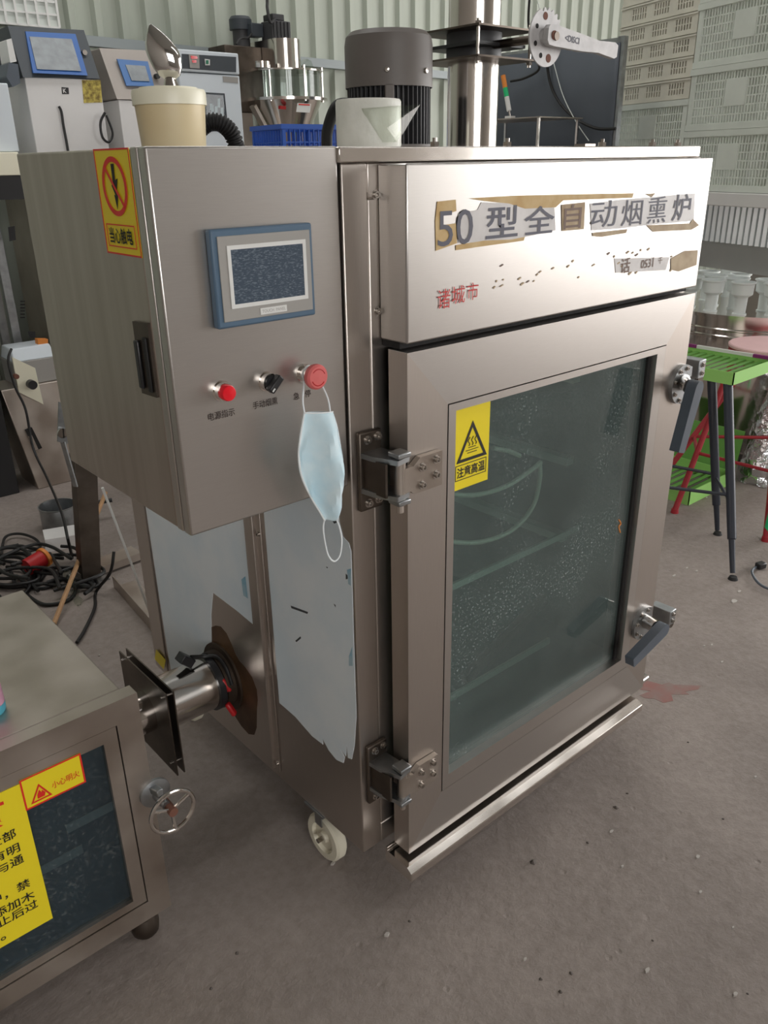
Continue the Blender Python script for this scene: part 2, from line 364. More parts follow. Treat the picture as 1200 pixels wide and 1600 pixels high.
# ------------------------------------------------------------------ smokehouse oven
W, YB, XB = .879, .066, -.0697
XR = .948; ZH0, ZH1 = 1.2344, 1.4985; DZ0, DZ1 = .160, 1.2207; BZ0 = .160
ov = thing('smokehouse_oven', 'big stainless steel smokehouse oven with a large glass door and lettered hood', 'oven', (.44, .5, 0))
b = MB()   # hollow body: outer shell with a front opening
t = .05
b.box(XB, XB+t, YB, 1.0, BZ0, 1.50); b.box(XR-t, XR, YB, 1.0, BZ0, 1.50); b.box(XB+t, XR-t, .95, 1.0, BZ0, 1.50)
b.box(XB+t, XR-t, YB, .95, BZ0, BZ0+.05); b.box(XB+t, XR-t, YB, .95, 1.45, 1.50)
b.box(XB+t, .05, YB, YB+.04, BZ0+.05, 1.45); b.box(.83, XR-t, YB, YB+.04, BZ0+.05, 1.45); b.box(.05, .83, YB, YB+.04, 1.19, 1.45)
body = b.build('body', 'steel_v', ov, bevel=.0025)
b = MB(); xi0, xi1, yi0, yi1, zi0, zi1 = XB+t+.001, XR-t-.001, YB+.041, .949, BZ0+.051, 1.30
b.face([(xi0, yi0, zi0), (xi0, yi1, zi0), (xi0, yi1, zi1), (xi0, yi0, zi1)]); b.face([(xi1, yi0, zi0), (xi1, yi0, zi1), (xi1, yi1, zi1), (xi1, yi1, zi0)])
b.face([(xi0, yi1, zi0), (xi1, yi1, zi0), (xi1, yi1, zi1), (xi0, yi1, zi1)]); b.face([(xi0, yi0, zi0), (xi1, yi0, zi0), (xi1, yi1, zi0), (xi0, yi1, zi0)])
b.face([(xi0, yi0, zi1), (xi0, yi1, zi1), (xi1, yi1, zi1), (xi1, yi0, zi1)]); b.build('chamber_liner', 'liner', ov)
MB().box(XB-.006, .932, YB-.004, 1.004, 1.5005, 1.522).build('top_cap', 'polished', ov, bevel=.002)
# hanging rails, bars and hoses inside
for (pa, pb, yy, hgt) in (((690, 926), (905, 824), .25, .017), ((690, 1100), (860, 992), .25, .018), ((690, 1168), (880, 1044), .20, .006)):
    a_, b_ = at(*pa, 'y', yy), at(*pb, 'y', yy); MB().box(xi0, b_.x, yy, yy+.008, a_.z-hgt/2, a_.z+hgt/2).build('hanging_rail', 'rail_dull', ov)
for zr in (.50, .73, .96):
    for (xa, xb2) in ((xi0, xi0+.03), (xi1-.03, xi1)): MB().box(xa, xb2, .30, .93, zr, zr+.022).build('hanging_rail', 'rail_dull', ov)
a_, b_ = at(725, 1062, 'y', .3), at(850, 935, 'y', .3); MB().bar(a_, b_, .03, .022, up=(0, 1, 0)).build('tilted_bar', 'steel_dirty', ov)
for pts in (((700, 772), (745, 773), (790, 760), (825, 738), (845, 722)), ((700, 846), (750, 847), (800, 828), (832, 792), (843, 750), (843, 724)), ((770, 700), (795, 705), (812, 712))):
    MB().tube(smooth_path([at(x, y, 'y', .16) for x, y in pts]), .0055, n=8).build('spray_hose', 'hose_pale', ov)
q0_, q1_ = at(780, 790, 'y', .6), at(800, 805, 'y', .6); MB().box(q0_.x, q1_.x, .6, .62, q1_.z, q0_.z).build('blue_tag', 'blue_crate', ov)
MB().box(.10, .40, .30, .50, .28, .29).build('drip_plate', 'steel_dirty', ov)
# hood
hood = MB().box(0, W, 0, YB-.001, ZH0, ZH1).build('hood', 'steel_h', ov, bevel=.003)
MB().box(.004, W-.004, .022, YB-.002, ZH0-.011, ZH0).build('hood_gap_shade', 'black_gap', ov)  # black strip stands in for the shade in the gap under the hood
# front corner post and hood flashing on the left
for zz in (1.455, 1.28): socket_screw(ov, (-.004, YB, zz), (0, -1, 0), .005, .005)
# door: ring frame with mitred members
IX0, IX1, IZ0, IZ1 = .094, .783, .271, 1.119; D1 = .046
G = [(0, W, DZ0, DZ1), (IX0, IX1, IZ0, IZ1)]
door = MB().box(.006, IX0-.001, .03, D1, DZ0+.006, DZ1-.006).box(IX1+.001, W-.006, .03, D1, DZ0+.006, DZ1-.006).box(.006, W-.006, .03, D1, DZ0+.006, IZ0-.001).box(.006, W-.006, .03, D1, IZ1+.001, DZ1-.006).build('door', 'steel_dirty', ov)
oc = [(0, DZ0), (W, DZ0), (W, DZ1), (0, DZ1)]; ic = [(IX0, IZ0), (IX1, IZ0), (IX1, IZ1), (IX0, IZ1)]
for k, nm, mt in ((0, 'door_rail', 'steel_h'), (1, 'door_stile', 'steel_v'), (2, 'door_rail', 'steel_h'), (3, 'door_stile', 'steel_v')):
    q = [oc[k], oc[(k+1) % 4], ic[(k+1) % 4], ic[k]]
    MB().prism(q, (0, 0, 0), X_, Z_, Y_*.0455).build(nm, mt, door, bevel=.0012)
GX0, GX1, GZ0, GZ1 = .114, .748, .307, 1.1035
oc = [(IX0+.002, IZ0+.002), (IX1-.002, IZ0+.002), (IX1-.002, IZ1-.002), (IX0+.002, IZ1-.002)]; ic = [(GX0, GZ0), (GX1, GZ0), (GX1, GZ1), (GX0, GZ1)]
for k in range(4):
    q = [oc[k], oc[(k+1) % 4], ic[(k+1) % 4], ic[k]]
    MB().prism(q, (0, -.001, 0), X_, Z_, Y_*.03).build('glazing_trim', 'steel', door, bevel=.0015)
for (xa, xb2, za, zb) in ((GX0, GX0+.006, GZ0, GZ1), (GX1-.012, GX1, GZ0, GZ1)):
    MB().box(xa, xb2, .0125, .018, za, zb).build('gasket', 'rubber', door)
MB().box(GX0-.004, GX1+.004, .0185, .0235, GZ0-.004, GZ1+.004).build('glass_pane', 'oven_glass', door)
# drip channel under the door, drain spout
b = MB(); b.prism([(-.03, .118), (.052, .118), (.052, .157), (.046, .157), (.046, .148), (-.016, .148), (-.03, .138)], (-.02, 0, 0), Y_, Z_, X_*.855); b.build('drip_channel', 'polished', ov, bevel=.002)
b = MB(); p = at(1003, 1062, 'y', .03); b.cyl((p.x-.06, .03, p.z), (p.x+.018, .03, p.z), .011, n=16); b.cyl((p.x+.016, .03, p.z), (p.x+.022, .03, p.z), .008, n=16); b.build('drain_spout', 'chrome', ov)
# hinges
def hinge(za, zb):
    zc = (za+zb)/2; h = thing_part('hinge', MB().box(-.057, -.007, YB-.009, YB, za, zb), 'dark_steel', bevel=.003)
    for z in (zc+.028, zc-.036): MB().prism([(-.055, YB-.006), (-.010, YB-.006), (-.004, -.010), (-.036, -.016), (-.052, .03)], (0, 0, z), X_, Y_, Z_*.009).build('hinge_arm', 'galv', h, bevel=.0015)
    MB().box(-.05, -.045, .0, YB-.008, zc-.03, zc+.03).build('hinge_cheek', 'dark_steel', h)
    b = MB(); b.cyl((-.020, -.002, zc-.048), (-.020, -.002, zc+.045), .0105, n=18); b.cyl((-.020, -.002, zc-.062), (-.020, -.002, zc-.046), .007, n=10); b.build('hinge_pin', 'steel_dirty', h)
    for z in (zc+.038, zc-.046): MB().box(-.034, -.006, -.016, .012, z, z+.009).build('hinge_collar', 'galv', h, bevel=.002)
    lf = [(-.018, -.026), (-.004, -.026), (.004, -.033), (.070, -.033), (.070, .030), (.018, .030), (.002, .018), (-.018, .018)]
    b = MB(); b.prism(lf, (0, -.0125, zc), X_, Z_, Y_*.0115); b.build('hinge_leaf', 'steel_dirty', h, bevel=.0015)
    for x, z in ((.022, .012), (.055, .018), (.022, -.020), (.055, -.010)): socket_screw(h, (x, -.0125, zc+z), (0, -1, 0), .0055, .007)
    for x, z in ((-.040, zb-.014), (-.018, zb-.012), (-.040, za+.014), (-.018, za+.016), (-.040, zc-.002)): socket_screw(h, (x, YB-.009, z), (0, -1, 0), .0055, .007)
def thing_part(name, mb, m, bevel=0.): return mb.build(name, m, ov, bevel=bevel)
hinge(.943, 1.086); hinge(.290, .434)
# door handles
def handle(fc, h0, h1, yl):
    fx, fz = fc; arc = [(.046*math.cos(a), .046*math.sin(a)) for a in [math.radians(60+240*i/20) for i in range(21)]]
    f = thing_part('door_handle', MB().prism(arc+[(.0, -.046), (.034, -.026), (.034, .036)], (fx, -.010, fz), X_, Z_, Y_*.0105), 'galv', .0015)
    for a in (75, 120, 165, 210, 255): socket_screw(f, (fx+.037*math.cos(math.radians(a)), -.010, fz+.037*math.sin(math.radians(a))), (0, -1, 0), .004, .005)
    MB().cyl((fx+.006, -.010, fz+.004), (h0.x, yl+.012, h0.z), .0185, .0165, n=24).build('handle_hub', 'polished', f)
    d = (h1-h0).normalized(); n2 = Vector((-d.z, 0, d.x)); L = (h1-h0).length; pl = []
    for i in range(9): a = math.pi/2+math.pi*i/8; pl.append((.017*math.cos(a), .017*math.sin(a)))
    pl += [(L*.25, -.0165), (L, -.0135), (L, .0135), (L*.25, .0165)]
    MB().prism(pl, (h0.x, yl-.011, h0.z), d, n2, Y_*.024).build('handle_lever', 'handle_grey', f, bevel=.003)
h0 = at(1086, 606, 'y', -.07); h1 = at(1058, 706, 'y', -.07)
pf = at(1064, 600, 'y', -.005); handle((pf.x, pf.z), h0, h1, -.07)
h0 = at(1034, 983, 'y', -.07); h1 = at(984, 1034, 'y', -.07)
pf = at(1004, 973, 'y', -.005); handle((pf.x, pf.z), h0, h1, -.07)
for (px, py) in ((1084, 574), (1040, 960)):
    p = at(px, py, 'y', .01); b = MB(); b.box(p.x-.016, p.x+.014, -.012, .05, p.z-.022, p.z+.022); b.box(p.x+.002, p.x+.030, .004, .05, p.z-.03, p.z+.008)
    k = b.build('latch_keeper', 'galv', ov, bevel=.002); socket_screw(k, (p.x, -.012, p.z+.01), (0, -1, 0), .0045, .005); socket_screw(k, (p.x, -.012, p.z-.01), (0, -1, 0), .0045, .005)
    MB().cyl((p.x+.014, -.004, p.z-.030), (p.x+.014, .04, p.z-.030), .012, n=16).build('latch_roller', 'dark_steel', k)
# left side: panel seam rail, rear flange, films
def side(px, py): p = at(px, py, 'x', XB); return (p.y, p.z)
def on_side(poly, off, thick=.0008): return MB().prism(poly, (XB-off, 0, 0), Y_, Z_, X_*thick)
r = MB(); r.box(XB-.012, XB, .384, .410, .185, .99); r.box(XB-.004, XB, .366, .428, .185, .99); sr = r.build('seam_rail', 'steel_v', ov, bevel=.0015)
for z in (.205, .80): socket_screw(sr, (XB-.004, .375, z), (-1, 0, 0), .004, .004)
MB().box(XB-.004, XB, .93, 1.0, .17, 1.45).build('rear_post', 'steel_v', ov, bevel=.001)
f2 = [side(*p) for p in ((437, 1098), (462, 1120), (488, 1150), (505, 1163), (504, 1153), (514, 1172), (526, 1187), (537, 1192), (539, 1183), (532, 1170), (541, 1181), (542, 1162), (544, 1184), (550, 1186), (554, 1165), (557, 1120), (553, 1000), (549, 862), (545, 848), (536, 838), (530, 815))]
f2 += [(f2[-1][0]-.0, .985), (.352, .985)]
fm = on_side(f2, .0009).build('protective_film', 'film', ov); fm['label'] = 'pale blue protective film with a torn lower edge'
f1 = [(.930, .985), (.437, .985), (.437, .556), (.50, .562), side(333, 926), side(330, 960), side(331, 1000), (.66, .33), (.70, .20), (.909, .188), (.915, .25)]
on_side(f1, .0006).build('protective_film', 'film', ov)
# scuffs and blue marks on the film
for pts in (((455, 946), (482, 956), (481, 959), (456, 950)), ((462, 1001), (470, 994), (471, 997), (464, 1003)), ((541, 896), (548, 903), (541, 905)), ((522, 943), (525, 945), (525, 949)), ((518, 810), (530, 815), (523, 818)), ((510, 885), (513, 886), (512, 888))):
    on_side([side(*p) for p in pts], .0012, .0002).build('scuff', 'film_scuff', ov)
for pts in (((546, 1025), (551, 1010), (552, 1040), (546, 1040)), ((543, 890), (549, 888), (549, 915), (545, 912)), ((378, 905), (384, 900), (388, 935), (381, 930))):
    on_side([side(*p) for p in pts], .0013, .0002).build('scuff', 'film_blue', ov)
pc = (.575, .345); sc_ = []
for i in range(30):
    a = 2*math.pi*i/30; q = .12*(1+.16*math.sin(2*a+.5)+.1*math.sin(5*a)); sc_.append((pc[0]+q*math.cos(a), max(.19, pc[1]+q*1.1*math.sin(a))))
on_side(sc_, .0003, .0002).build('scorch_mark', 'scorch', ov)
MB().lathe([(.062, 0), (.088, 0), (.088, .006), (.072, .006), (.072, .03), (.062, .03)], (XB, .60, .335), (-1, 0, 0), n=32).build('smoke_port', 'dark_iron', ov)
# small yellow sticker near the rear foot of the side
on_side([side(*p) for p in ((248, 1013), (263, 1030), (260, 1044), (246, 1028))], .0045+.004, .0006).build('small_sticker', 'sticker_yellow', ov)
# castors
def caster(x, y):
    cz = .060
    f = MB().box(x-.035, x+.035, y-.035, y+.035, BZ0-.006, BZ0-.0005).box(x-.023, x-.020, y-.012, y+.012, cz+.045, BZ0-.006).box(x+.020, x+.023, y-.012, y+.012, cz-.012, BZ0-.006).build('caster', 'galv', ov)
    MB().lathe([(.0, -.014), (.012, -.014), (.015, -.006), (.036, -.006), (.039, -.015), (.055, -.015), (.060, -.009), (.060, .009), (.055, .015), (.039, .015), (.036, .006), (.015, .006), (.012, .014), (0, .014)], (x, y, cz), X_, n=28).build('caster_wheel', 'nylon', f)
    MB().cyl((x-.028, y, cz), (x+.028, y, cz), .006, n=10).build('axle_bolt', 'bolt', f)
for x, y in ((-.038, .240), (.90, .16), (-.02, .92), (.90, .92)): caster(x, y)
# hood lettering: remains of tape, old transfer letters
def hp(px, py): p = at(px, py, 'y', -.0006); return (p.x, p.z)
def on_hood(poly, off, m, name): return MB().prism([hp(*q) for q in poly], (0, -off, 0), X_, Z_, Y_*.0004).build(name, m, ov)
for q in (((683, 315), (712, 312), (713, 330), (690, 336), (690, 352), (712, 349), (714, 380), (681, 392), (680, 345)), ((733, 310), (800, 306), (878, 304), (990, 302), (988, 309), (880, 313), (868, 324), (820, 326), (795, 318), (757, 314)), ((712, 383), (756, 376), (800, 374), (820, 370), (818, 376), (760, 384), (712, 391))): on_hood(q, .0010, 'tape', 'tape_remnant')
for q in (((877, 320), (914, 316), (912, 358), (878, 361)), ((925, 364), (980, 358), (978, 364), (940, 370), (926, 369)), ((1010, 352), (1078, 349), (1082, 342), (1092, 352), (1080, 359), (1020, 362)), ((1048, 404), (1070, 392), (1090, 391), (1088, 414), (1060, 424), (1048, 421)), ((1008, 303), (1024, 302), (1018, 308))): on_hood(q, .0012, 'tape_brown', 'tape_remnant')
for q in (((716, 334), (746, 328), (752, 316), (812, 318), (866, 316), (868, 360), (812, 372), (752, 378), (716, 380)), ((922, 318), (970, 312), (1040, 306), (1086, 302), (1084, 345), (1010, 352), (968, 357), (924, 360)), ((960, 404), (1046, 402), (1040, 422), (962, 426))): on_hood(q, .0008, 'tape_grey', 'tape_remnant')
def htext(body, p0, p1, m, bold=.01, shear=0., name='lettering'):   # p0 lower left, p1 upper right pixels
    a = at(p0[0], p0[1], 'y', -.0018); c = at(p1[0], p1[1], 'y', -.0018)
    return text(name, body, m, ov, (a.x, -.0018, a.z), X_, Z_, c.x-a.x, c.z-a.z, bold)
for ch, x0, x1, y0, y1 in (('50', 684, 740, 386, 326), ('型', 759, 811, 374, 320), ('全', 818, 868, 368, 320), ('自', 880, 910, 359, 318), ('动', 922, 966, 357, 312), ('烟', 970, 1006, 354, 311), ('熏', 1011, 1044, 350, 306), ('炉', 1049, 1082, 346, 302)):
    htext(ch, (x0, y0), (x1, y1), 'ink_brown' if ch == '自' else 'ink_grey', bold=0 if ch in '50烟熏动' else .010)
for ch, x0, x1, y0, y1 in (('诸', 684, 704, 484, 450), ('城', 706, 727, 476, 445), ('市', 730, 748, 470, 440)): htext(ch, (x0, y0), (x1, y1), 'ink_red', bold=0)
for ch, x0, x1, y0, y1 in (('话', 969, 986, 428, 402), ('053', 1001, 1018, 420, 404), ('1', 1019, 1022, 417, 402), ('千', 1028, 1036, 413, 401)): htext(ch, (x0, y0), (x1, y1), 'ink_brown')
rs = random.Random(3)
for i in range(34):
    px = rs.uniform(760, 1085); py = 448-(px-685)*.115+rs.uniform(-22, 16); l = rs.uniform(1.5, 5); on_hood(((px, py), (px+l, py-l*.5-1), (px+l+1.2, py-l*.4), (px+1, py+rs.uniform(1, 3))), .0011, 'ink_brown' if rs.random() < .3 else 'tape_brown', 'residue')
# high-temperature sticker on the glass
def sticker(name, parent, o, u, v, w, h, mt, nrm, border=None, bw=.004):
    o = Vector(o); st = MB().prism([(0, 0), (w, 0), (w, h), (0, h)], o, u, v, Vector(nrm)*.0006).build(name, mt, parent)
    if border:
        q = o+Vector(nrm)*.0010; MB().ring(rect(q, u, v, w, h), rect(q+Vector(u)*bw+Vector(v)*bw, u, v, w-2*bw, h-2*bw), Vector(nrm)*-.0003).build('border', border, st)
    return st
sa_, sb_ = at(711, 640, 'y', .018), at(766, 627, 'y', .018); o = Vector((sa_.x, .0180, at(709, 768, 'y', .018).z)); sw, sh = sb_.x-sa_.x, GZ1+.004-at(709, 768, 'y', .018).z; n_ = Vector((0, -1, 0))
st = sticker('warning_sticker', ov, o, X_, Z_, sw, sh, 'sticker_yellow', n_)
q = o+n_*.0012
def tri_ring(q, cx, z0, w, h, t_, m, parent, u=X_, v=Z_, nrm=n_):
    O = [q+u*(cx-w/2)+v*z0, q+u*(cx+w/2)+v*z0, q+u*cx+v*(z0+h)]; I = [q+u*(cx-w/2+t_*1.7)+v*(z0+t_), q+u*(cx+w/2-t_*1.7)+v*(z0+t_), q+u*cx+v*(z0+h-t_*2.1)]
    MB().ring(O, I, nrm*-.0003).build('warning_triangle', m, parent)
tri_ring(q, sw*.5, .052, .082, .075, .006, 'black_ink', st)
for k in range(3):
    x = sw*.5-.009+k*.009; pts = [q+X_*(x+.0022*math.sin(i*1.15))+Z_*(.080+i*.0024) for i in range(8)]; MB().tube(pts, .0009, n=5).build('heat_wave', 'black_ink', st)
for k, wd in enumerate((.026, .034, .02)): MB().prism([(-wd/2, 0), (wd/2, 0), (wd/2, .0014), (-wd/2, .0014)], q+X_*sw*.5+Z_*(.066+.005*k), X_, Z_, n_*-.0003).build('heat_line', 'black_ink', st)
MB().ring(rect(q+X_*.003+Z_*.018, X_, Z_, sw-.009, .030), rect(q+X_*.0045+Z_*.0195, X_, Z_, sw-.012, .027), n_*-.0003).build('text_frame', 'black_ink', st)
text('lettering', '注意高温', 'black_ink', st, q+X_*.007+Z_*.0225, X_, Z_, sw-.017, .021, .02)
b = MB(); b.tube(smooth_path([at(x, y, 'y', .0175) for x, y in ((967, 812), (970, 818), (967, 823), (969, 832))]), .0016, n=6); b.build('residue', 'orange', ov)
# ------------------------------------------------------------------ control cabinet on the oven's left side
CX0, CX1, CZ0, CZ1 = -.375, -.0755, .996, 1.523
cc = thing('control_cabinet', 'stainless control cabinet with touch screen and buttons hung on the oven side', 'control box', (-.225, .3, CZ0))
MB().box(CX0+.001, CX1-.001, .110, .525, CZ0, CZ1-.001).build('cabinet_body', 'steel_streak', cc, bevel=.003)
MB().box(CX0+.006, CX1-.004, .082, .111, CZ0+.004, CZ1-.004).build('cabinet_rim', 'steel', cc)
MB().box(CX0, CX1, .090, .108, CZ0, CZ1).build('rim_flange', 'steel', cc, bevel=.002)
cdoor = MB().box(CX0, CX1, YB, .087, CZ0, CZ1).build('cabinet_door', 'steel_h', cc, bevel=.003)
# touch panel
hm = MB(); X0, X1, Z0, Z1 = -.304, -.1375, 1.292, 1.4225
tp = hm.box(X0, X1, YB-.014, YB, Z0, Z1).build('touch_panel', 'hmi_blue', cc, bevel=.003)
MB().box(X0+.009, X1-.006, YB-.0158, YB-.014, Z0+.009, Z1-.009).build('panel_face', 'hmi_grey', tp, bevel=.0008)
MB().ring(rect((X0+.022, YB-.0168, Z0+.026), X_, Z_, .130, .083), rect((X0+.0275, YB-.0168, Z0+.0315), X_, Z_, .119, .072), Y_*.0012).build('screen_border', 'white_plastic', tp)
MB().box(X0+.0275, X0+.1465, YB-.0164, YB-.0157, Z0+.0315, Z0+.1035).build('screen', 'screen', tp)
MB().box(X0+.068, X0+.113, YB-.0166, YB-.0157, Z0+.0125, Z0+.0215).build('nameplate', 'white_plastic', tp)
text('lettering', 'TOUCH  PANEL', 'hmi_grey', tp, (X0+.0705, YB-.0170, Z0+.0150), X_, Z_, .040, .0042)
# pilot lamp, selector, emergency stop
def ring_base(name, x, z, m, r=.0135, l=.014):
    return MB().lathe([(r*1.12, 0), (r*1.12, .003), (r, .003), (r, l), (r*.86, l), (r*.86, l-.002), (0, l-.002)], (x, YB, z), (0, -1, 0), n=28).build(name, m, cc)
pl = ring_base('pilot_lamp', -.302, 1.204, 'polished'); MB().lathe([(.0118, .0), (.0118, .010), (.0105, .0125), (.006, .0135), (0, .014)], (-.302, YB-.011, 1.204), (0, -1, 0), n=28).build('lamp_lens', 'red_lens', pl)
ss = ring_base('selector_switch', -.225, 1.204, 'polished'); MB().cyl((-.225, YB-.012, 1.204), (-.225, YB-.017, 1.204), .0112, n=24).build('switch_disc', 'black_plastic', ss)
d = Vector((.72, 0, .70)).normalized(); MB().bar(Vector((-.225, YB-.023, 1.204))-d*.014, Vector((-.225, YB-.023, 1.204))+d*.014, .011, .013, up=(0, 1, 0)).build('switch_knob', 'black_plastic', ss, bevel=.002)
MB().bar(Vector((-.225, YB-.0303, 1.204))-d*.013, Vector((-.225, YB-.0303, 1.204))-d*.007, .002, .0012, up=(0, 1, 0)).build('switch_mark', 'white_plastic', ss)
ex, ez = -.157, 1.2045
es = MB().lathe([(.0150, 0), (.0150, .004), (.0115, .004), (.0115, .026), (0, .026)], (ex, YB, ez), (0, -1, 0), n=28).build('emergency_stop', 'polished', cc)
MB().lathe([(.012, 0), (.0185, .002), (.0195, .006), (.0190, .0105), (.016, .0135), (0, .0142)], (ex, YB-.026, ez), (0, -1, 0), n=32).build('mushroom_head', 'red_matte', es)
for a0 in (20, 200):
    pts = [(ex+.0125*math.cos(math.radians(a)), YB-.0396, ez+.0125*math.sin(math.radians(a))) for a in range(a0, a0+125, 12)]; MB().tube(pts, .0009, n=5).build('arrow_mark', 'red_plastic', es)
for body_, x, z, w in (('电源指示', -.327, 1.1635, .044), ('手动烟熏', -.2515, 1.1655, .044), ('急停', -.178, 1.1655, .036)):
    if body_ == '急停':
        text('lettering', '急', 'ink', cc, (x, YB-.0006, z), X_, Z_, .011, .0115, .006); text('lettering', '停', 'ink', cc, (x+.022, YB-.0006, z), X_, Z_, .011, .0115, .006)
    else: text('lettering', body_, 'ink', cc, (x, YB-.0006, z), X_, Z_, w, .0115, .006)
# latch on the left face
lt = MB().prism([(.115, 1.198), (.162, 1.196), (.162, 1.300), (.115, 1.303)], (CX0+.001, 0, 0), Y_, Z_, -X_*.004).build('latch_plate', 'dark_steel', cc, bevel=.001)
MB().box(CX0-.0085, CX0-.003, .146, .158, 1.205, 1.275).build('latch_lever', 'black_plastic', lt, bevel=.0025)
MB().box(CX0-.0065, CX0-.003, .122, .132, 1.204, 1.282).build('latch_grip', 'rubber', lt, bevel=.0015)
# high-voltage sticker on the left face
u_ = Vector((0, -1, 0)); nn = Vector((-1, 0, 0)); o = Vector((CX0+.0008, .2185, 1.3885)); sw, sh = .1075, .134
st = sticker('voltage_sticker', cc, o, u_, Z_, sw, sh, 'sticker_yellow', nn*1.2, 'sticker_red', .0022); q = o+nn*.0018
cy, cz_, R = sw*.5, .0875, .037
MB().ring([q+u_*(cy+(R)*math.cos(i*math.pi/20))+Z_*(cz_+R*math.sin(i*math.pi/20)) for i in range(40)], [q+u_*(cy+(R-.0065)*math.cos(i*math.pi/20))+Z_*(cz_+(R-.0065)*math.sin(i*math.pi/20)) for i in range(40)], nn*-.0003).build('prohibition_ring', 'sticker_red', st)
bolt = [(-.003, .028), (.006, .028), (.004, .008), (.012, .010), (.004, -.008), (.008, -.007), (.0, -.028), (-.004, -.010), (.0, -.011), (-.009, .002), (-.003, .002)]
MB().prism([(cy+x, cz_+z) for x, z in bolt], q, u_, Z_, nn*-.0003).build('lightning_bolt', 'black_ink', st)
MB().prism([(cy-.0255, cz_+.0235), (cy-.0225, cz_+.0265), (cy+.0255, cz_-.0235), (cy+.0225, cz_-.0265)], q+nn*.0005, u_, Z_, nn*-.0003).build('prohibition_slash', 'sticker_red', st)
MB().ring(rect(q+u_*.010+Z_*.010, u_, Z_, sw-.02, .030), rect(q+u_*.0115+Z_*.0115, u_, Z_, sw-.023, .027), nn*-.0003).build('text_frame', 'sticker_red', st)
text('lettering', '当心触电', 'black_ink', st, q+u_*.017+Z_*.0145, u_, Z_, sw-.036, .021, .02)

# ------------------------------------------------------------------ face mask hung on the emergency stop
mk = thing('face_mask', 'pale blue disposable face mask hanging by one ear loop from the red button', 'mask', tuple(at(515, 812, 'y', .03)))
Lp = [(475, 645), (469, 680), (466, 712), (471, 745), (485, 776), (498, 798), (507, 813)]; Rp = [(519, 643), (527, 670), (533, 708), (535, 745), (533, 775), (530, 798), (527, 812)]
yb0 = .016
Ls = smooth_path([at(x, y, 'y', yb0) for x, y in Lp], 5); Rs = smooth_path([at(x, y, 'y', yb0) for x, y in Rp], 5); n = len(Ls)
def mask_sheet(sgn, depth, fold):
    vs = []; fs = []; m = 10
    for i in range(n):
        for j in range(m+1):
            t = j/m; p = Ls[i].lerp(Rs[i], t); s_ = i/(n-1); env = math.sin(math.pi*(.06+.88*s_))
            y = -sgn*depth*env*math.sin(math.pi*t)**.8 + .002*math.sin(9*s_+5*t)
            if fold: tc = .50+.10*math.sin(s_*4); y = env*((.018*math.sin(math.pi*t/tc)-.016*(t/tc)**2) if t < tc else -.016-.012*math.sin(math.pi*min(1, (t-tc)/(1-tc)))+.016*((t-tc)/(1-tc))) + .0030*env*math.sin(17*s_+11*t)
            vs.append(p+Y_*y)
    for i in range(n-1):
        for j in range(m): a = i*(m+1)+j; fs.append((a, a+1, a+m+2, a+m+1))
    return MB().add(vs, fs, True)
fr_ = mask_sheet(1, .016, .006).build('front_layer', 'mask_blue', mk); mask_sheet(-1, .028, 0).build('back_layer', 'mask_white', mk)
so = fr_.modifiers.new('thickness', 'SOLIDIFY'); so.thickness = .0008
MB().tube([p-Y_*.001 for p in Ls], .0016, n=6).build('edge_binding', 'mask_white', mk)
MB().tube([p-Y_*.0005 for p in Rs], .0010, n=6).build('edge_binding', 'mask_white', mk)
MB().tube([Ls[0].lerp(Rs[0], i/6)-Y_*(.002+.012*math.sin(math.pi*i/6)*.4) for i in range(7)], .0011, n=6).build('edge_binding', 'mask_white', mk)
lp = [at(476, 646, 'y', .016), at(473, 625, 'y', .026), Vector((ex-.0135, .046, ez-.008)), Vector((ex-.0110, .052, ez+.004)), Vector((ex, .052, ez+.0135)), Vector((ex+.0110, .050, ez+.004)), Vector((ex+.0135, .044, ez-.008)), at(512, 622, 'y', .026), at(516, 645, 'y', .016)]
MB().tube(smooth_path(lp, 5), .0014, n=6).build('ear_loop', 'mask_white', mk)
lp = [at(x, y, 'y', .016) for x, y in ((507, 812), (505, 826), (508, 848), (513, 868), (522, 877), (531, 868), (534, 845), (531, 826), (526, 812))]
MB().tube(smooth_path(lp, 5), .0014, n=6).build('ear_loop', 'mask_white', mk)

# ------------------------------------------------------------------ fan motor on the oven roof
mx, my = .50, .60; R = .098
mo = thing('fan_motor', 'grey electric fan motor with a domed cowl and dark cooling fins on the oven roof', 'motor', (mx, my, 1.522))
MB().lathe([(R*1.0, 1.652), (R*1.0, 1.735), (R*.97, 1.752), (R*.86, 1.762), (0, 1.764)], (mx, my, 0), n=48).build('cowl', 'motor_grey', mo)
MB().cyl((mx, my, 1.534), (mx, my, 1.654), R*.80, n=40).build('stator', 'motor_dark', mo)
MB().cyl((mx, my, 1.522), (mx, my, 1.536), R*1.05, n=40).build('mounting_flange', 'motor_grey', mo)
fin = None
for k in range(48):
    a = 2*math.pi*k/48; d = Vector((math.cos(a), math.sin(a), 0)); MB().bar((mx+d.x*R*.87, my+d.y*R*.87, 1.536), (mx+d.x*R*.87, my+d.y*R*.87, 1.652), .0022, R*.18, up=(d.x, d.y, 0)).build('fin', 'motor_dark', mo)
d = Vector((-.655, -.756, 0)); MB().bar((mx+d.x*R*.93, my+d.y*R*.93, 1.536), (mx+d.x*R*.93, my+d.y*R*.93, 1.654), .020, .02, up=d).build('cowl_strap', 'motor_grey', mo, bevel=.003)
for ang in (-.05, .95): d2 = Vector((-math.sin(.714-ang), -math.cos(.714-ang), 0)); MB().lathe([(.006, 0), (.005, .004), (0, .005)], (mx+d2.x*R, my+d2.y*R, 1.682), d2, n=12).build('screw', 'bolt', mo)
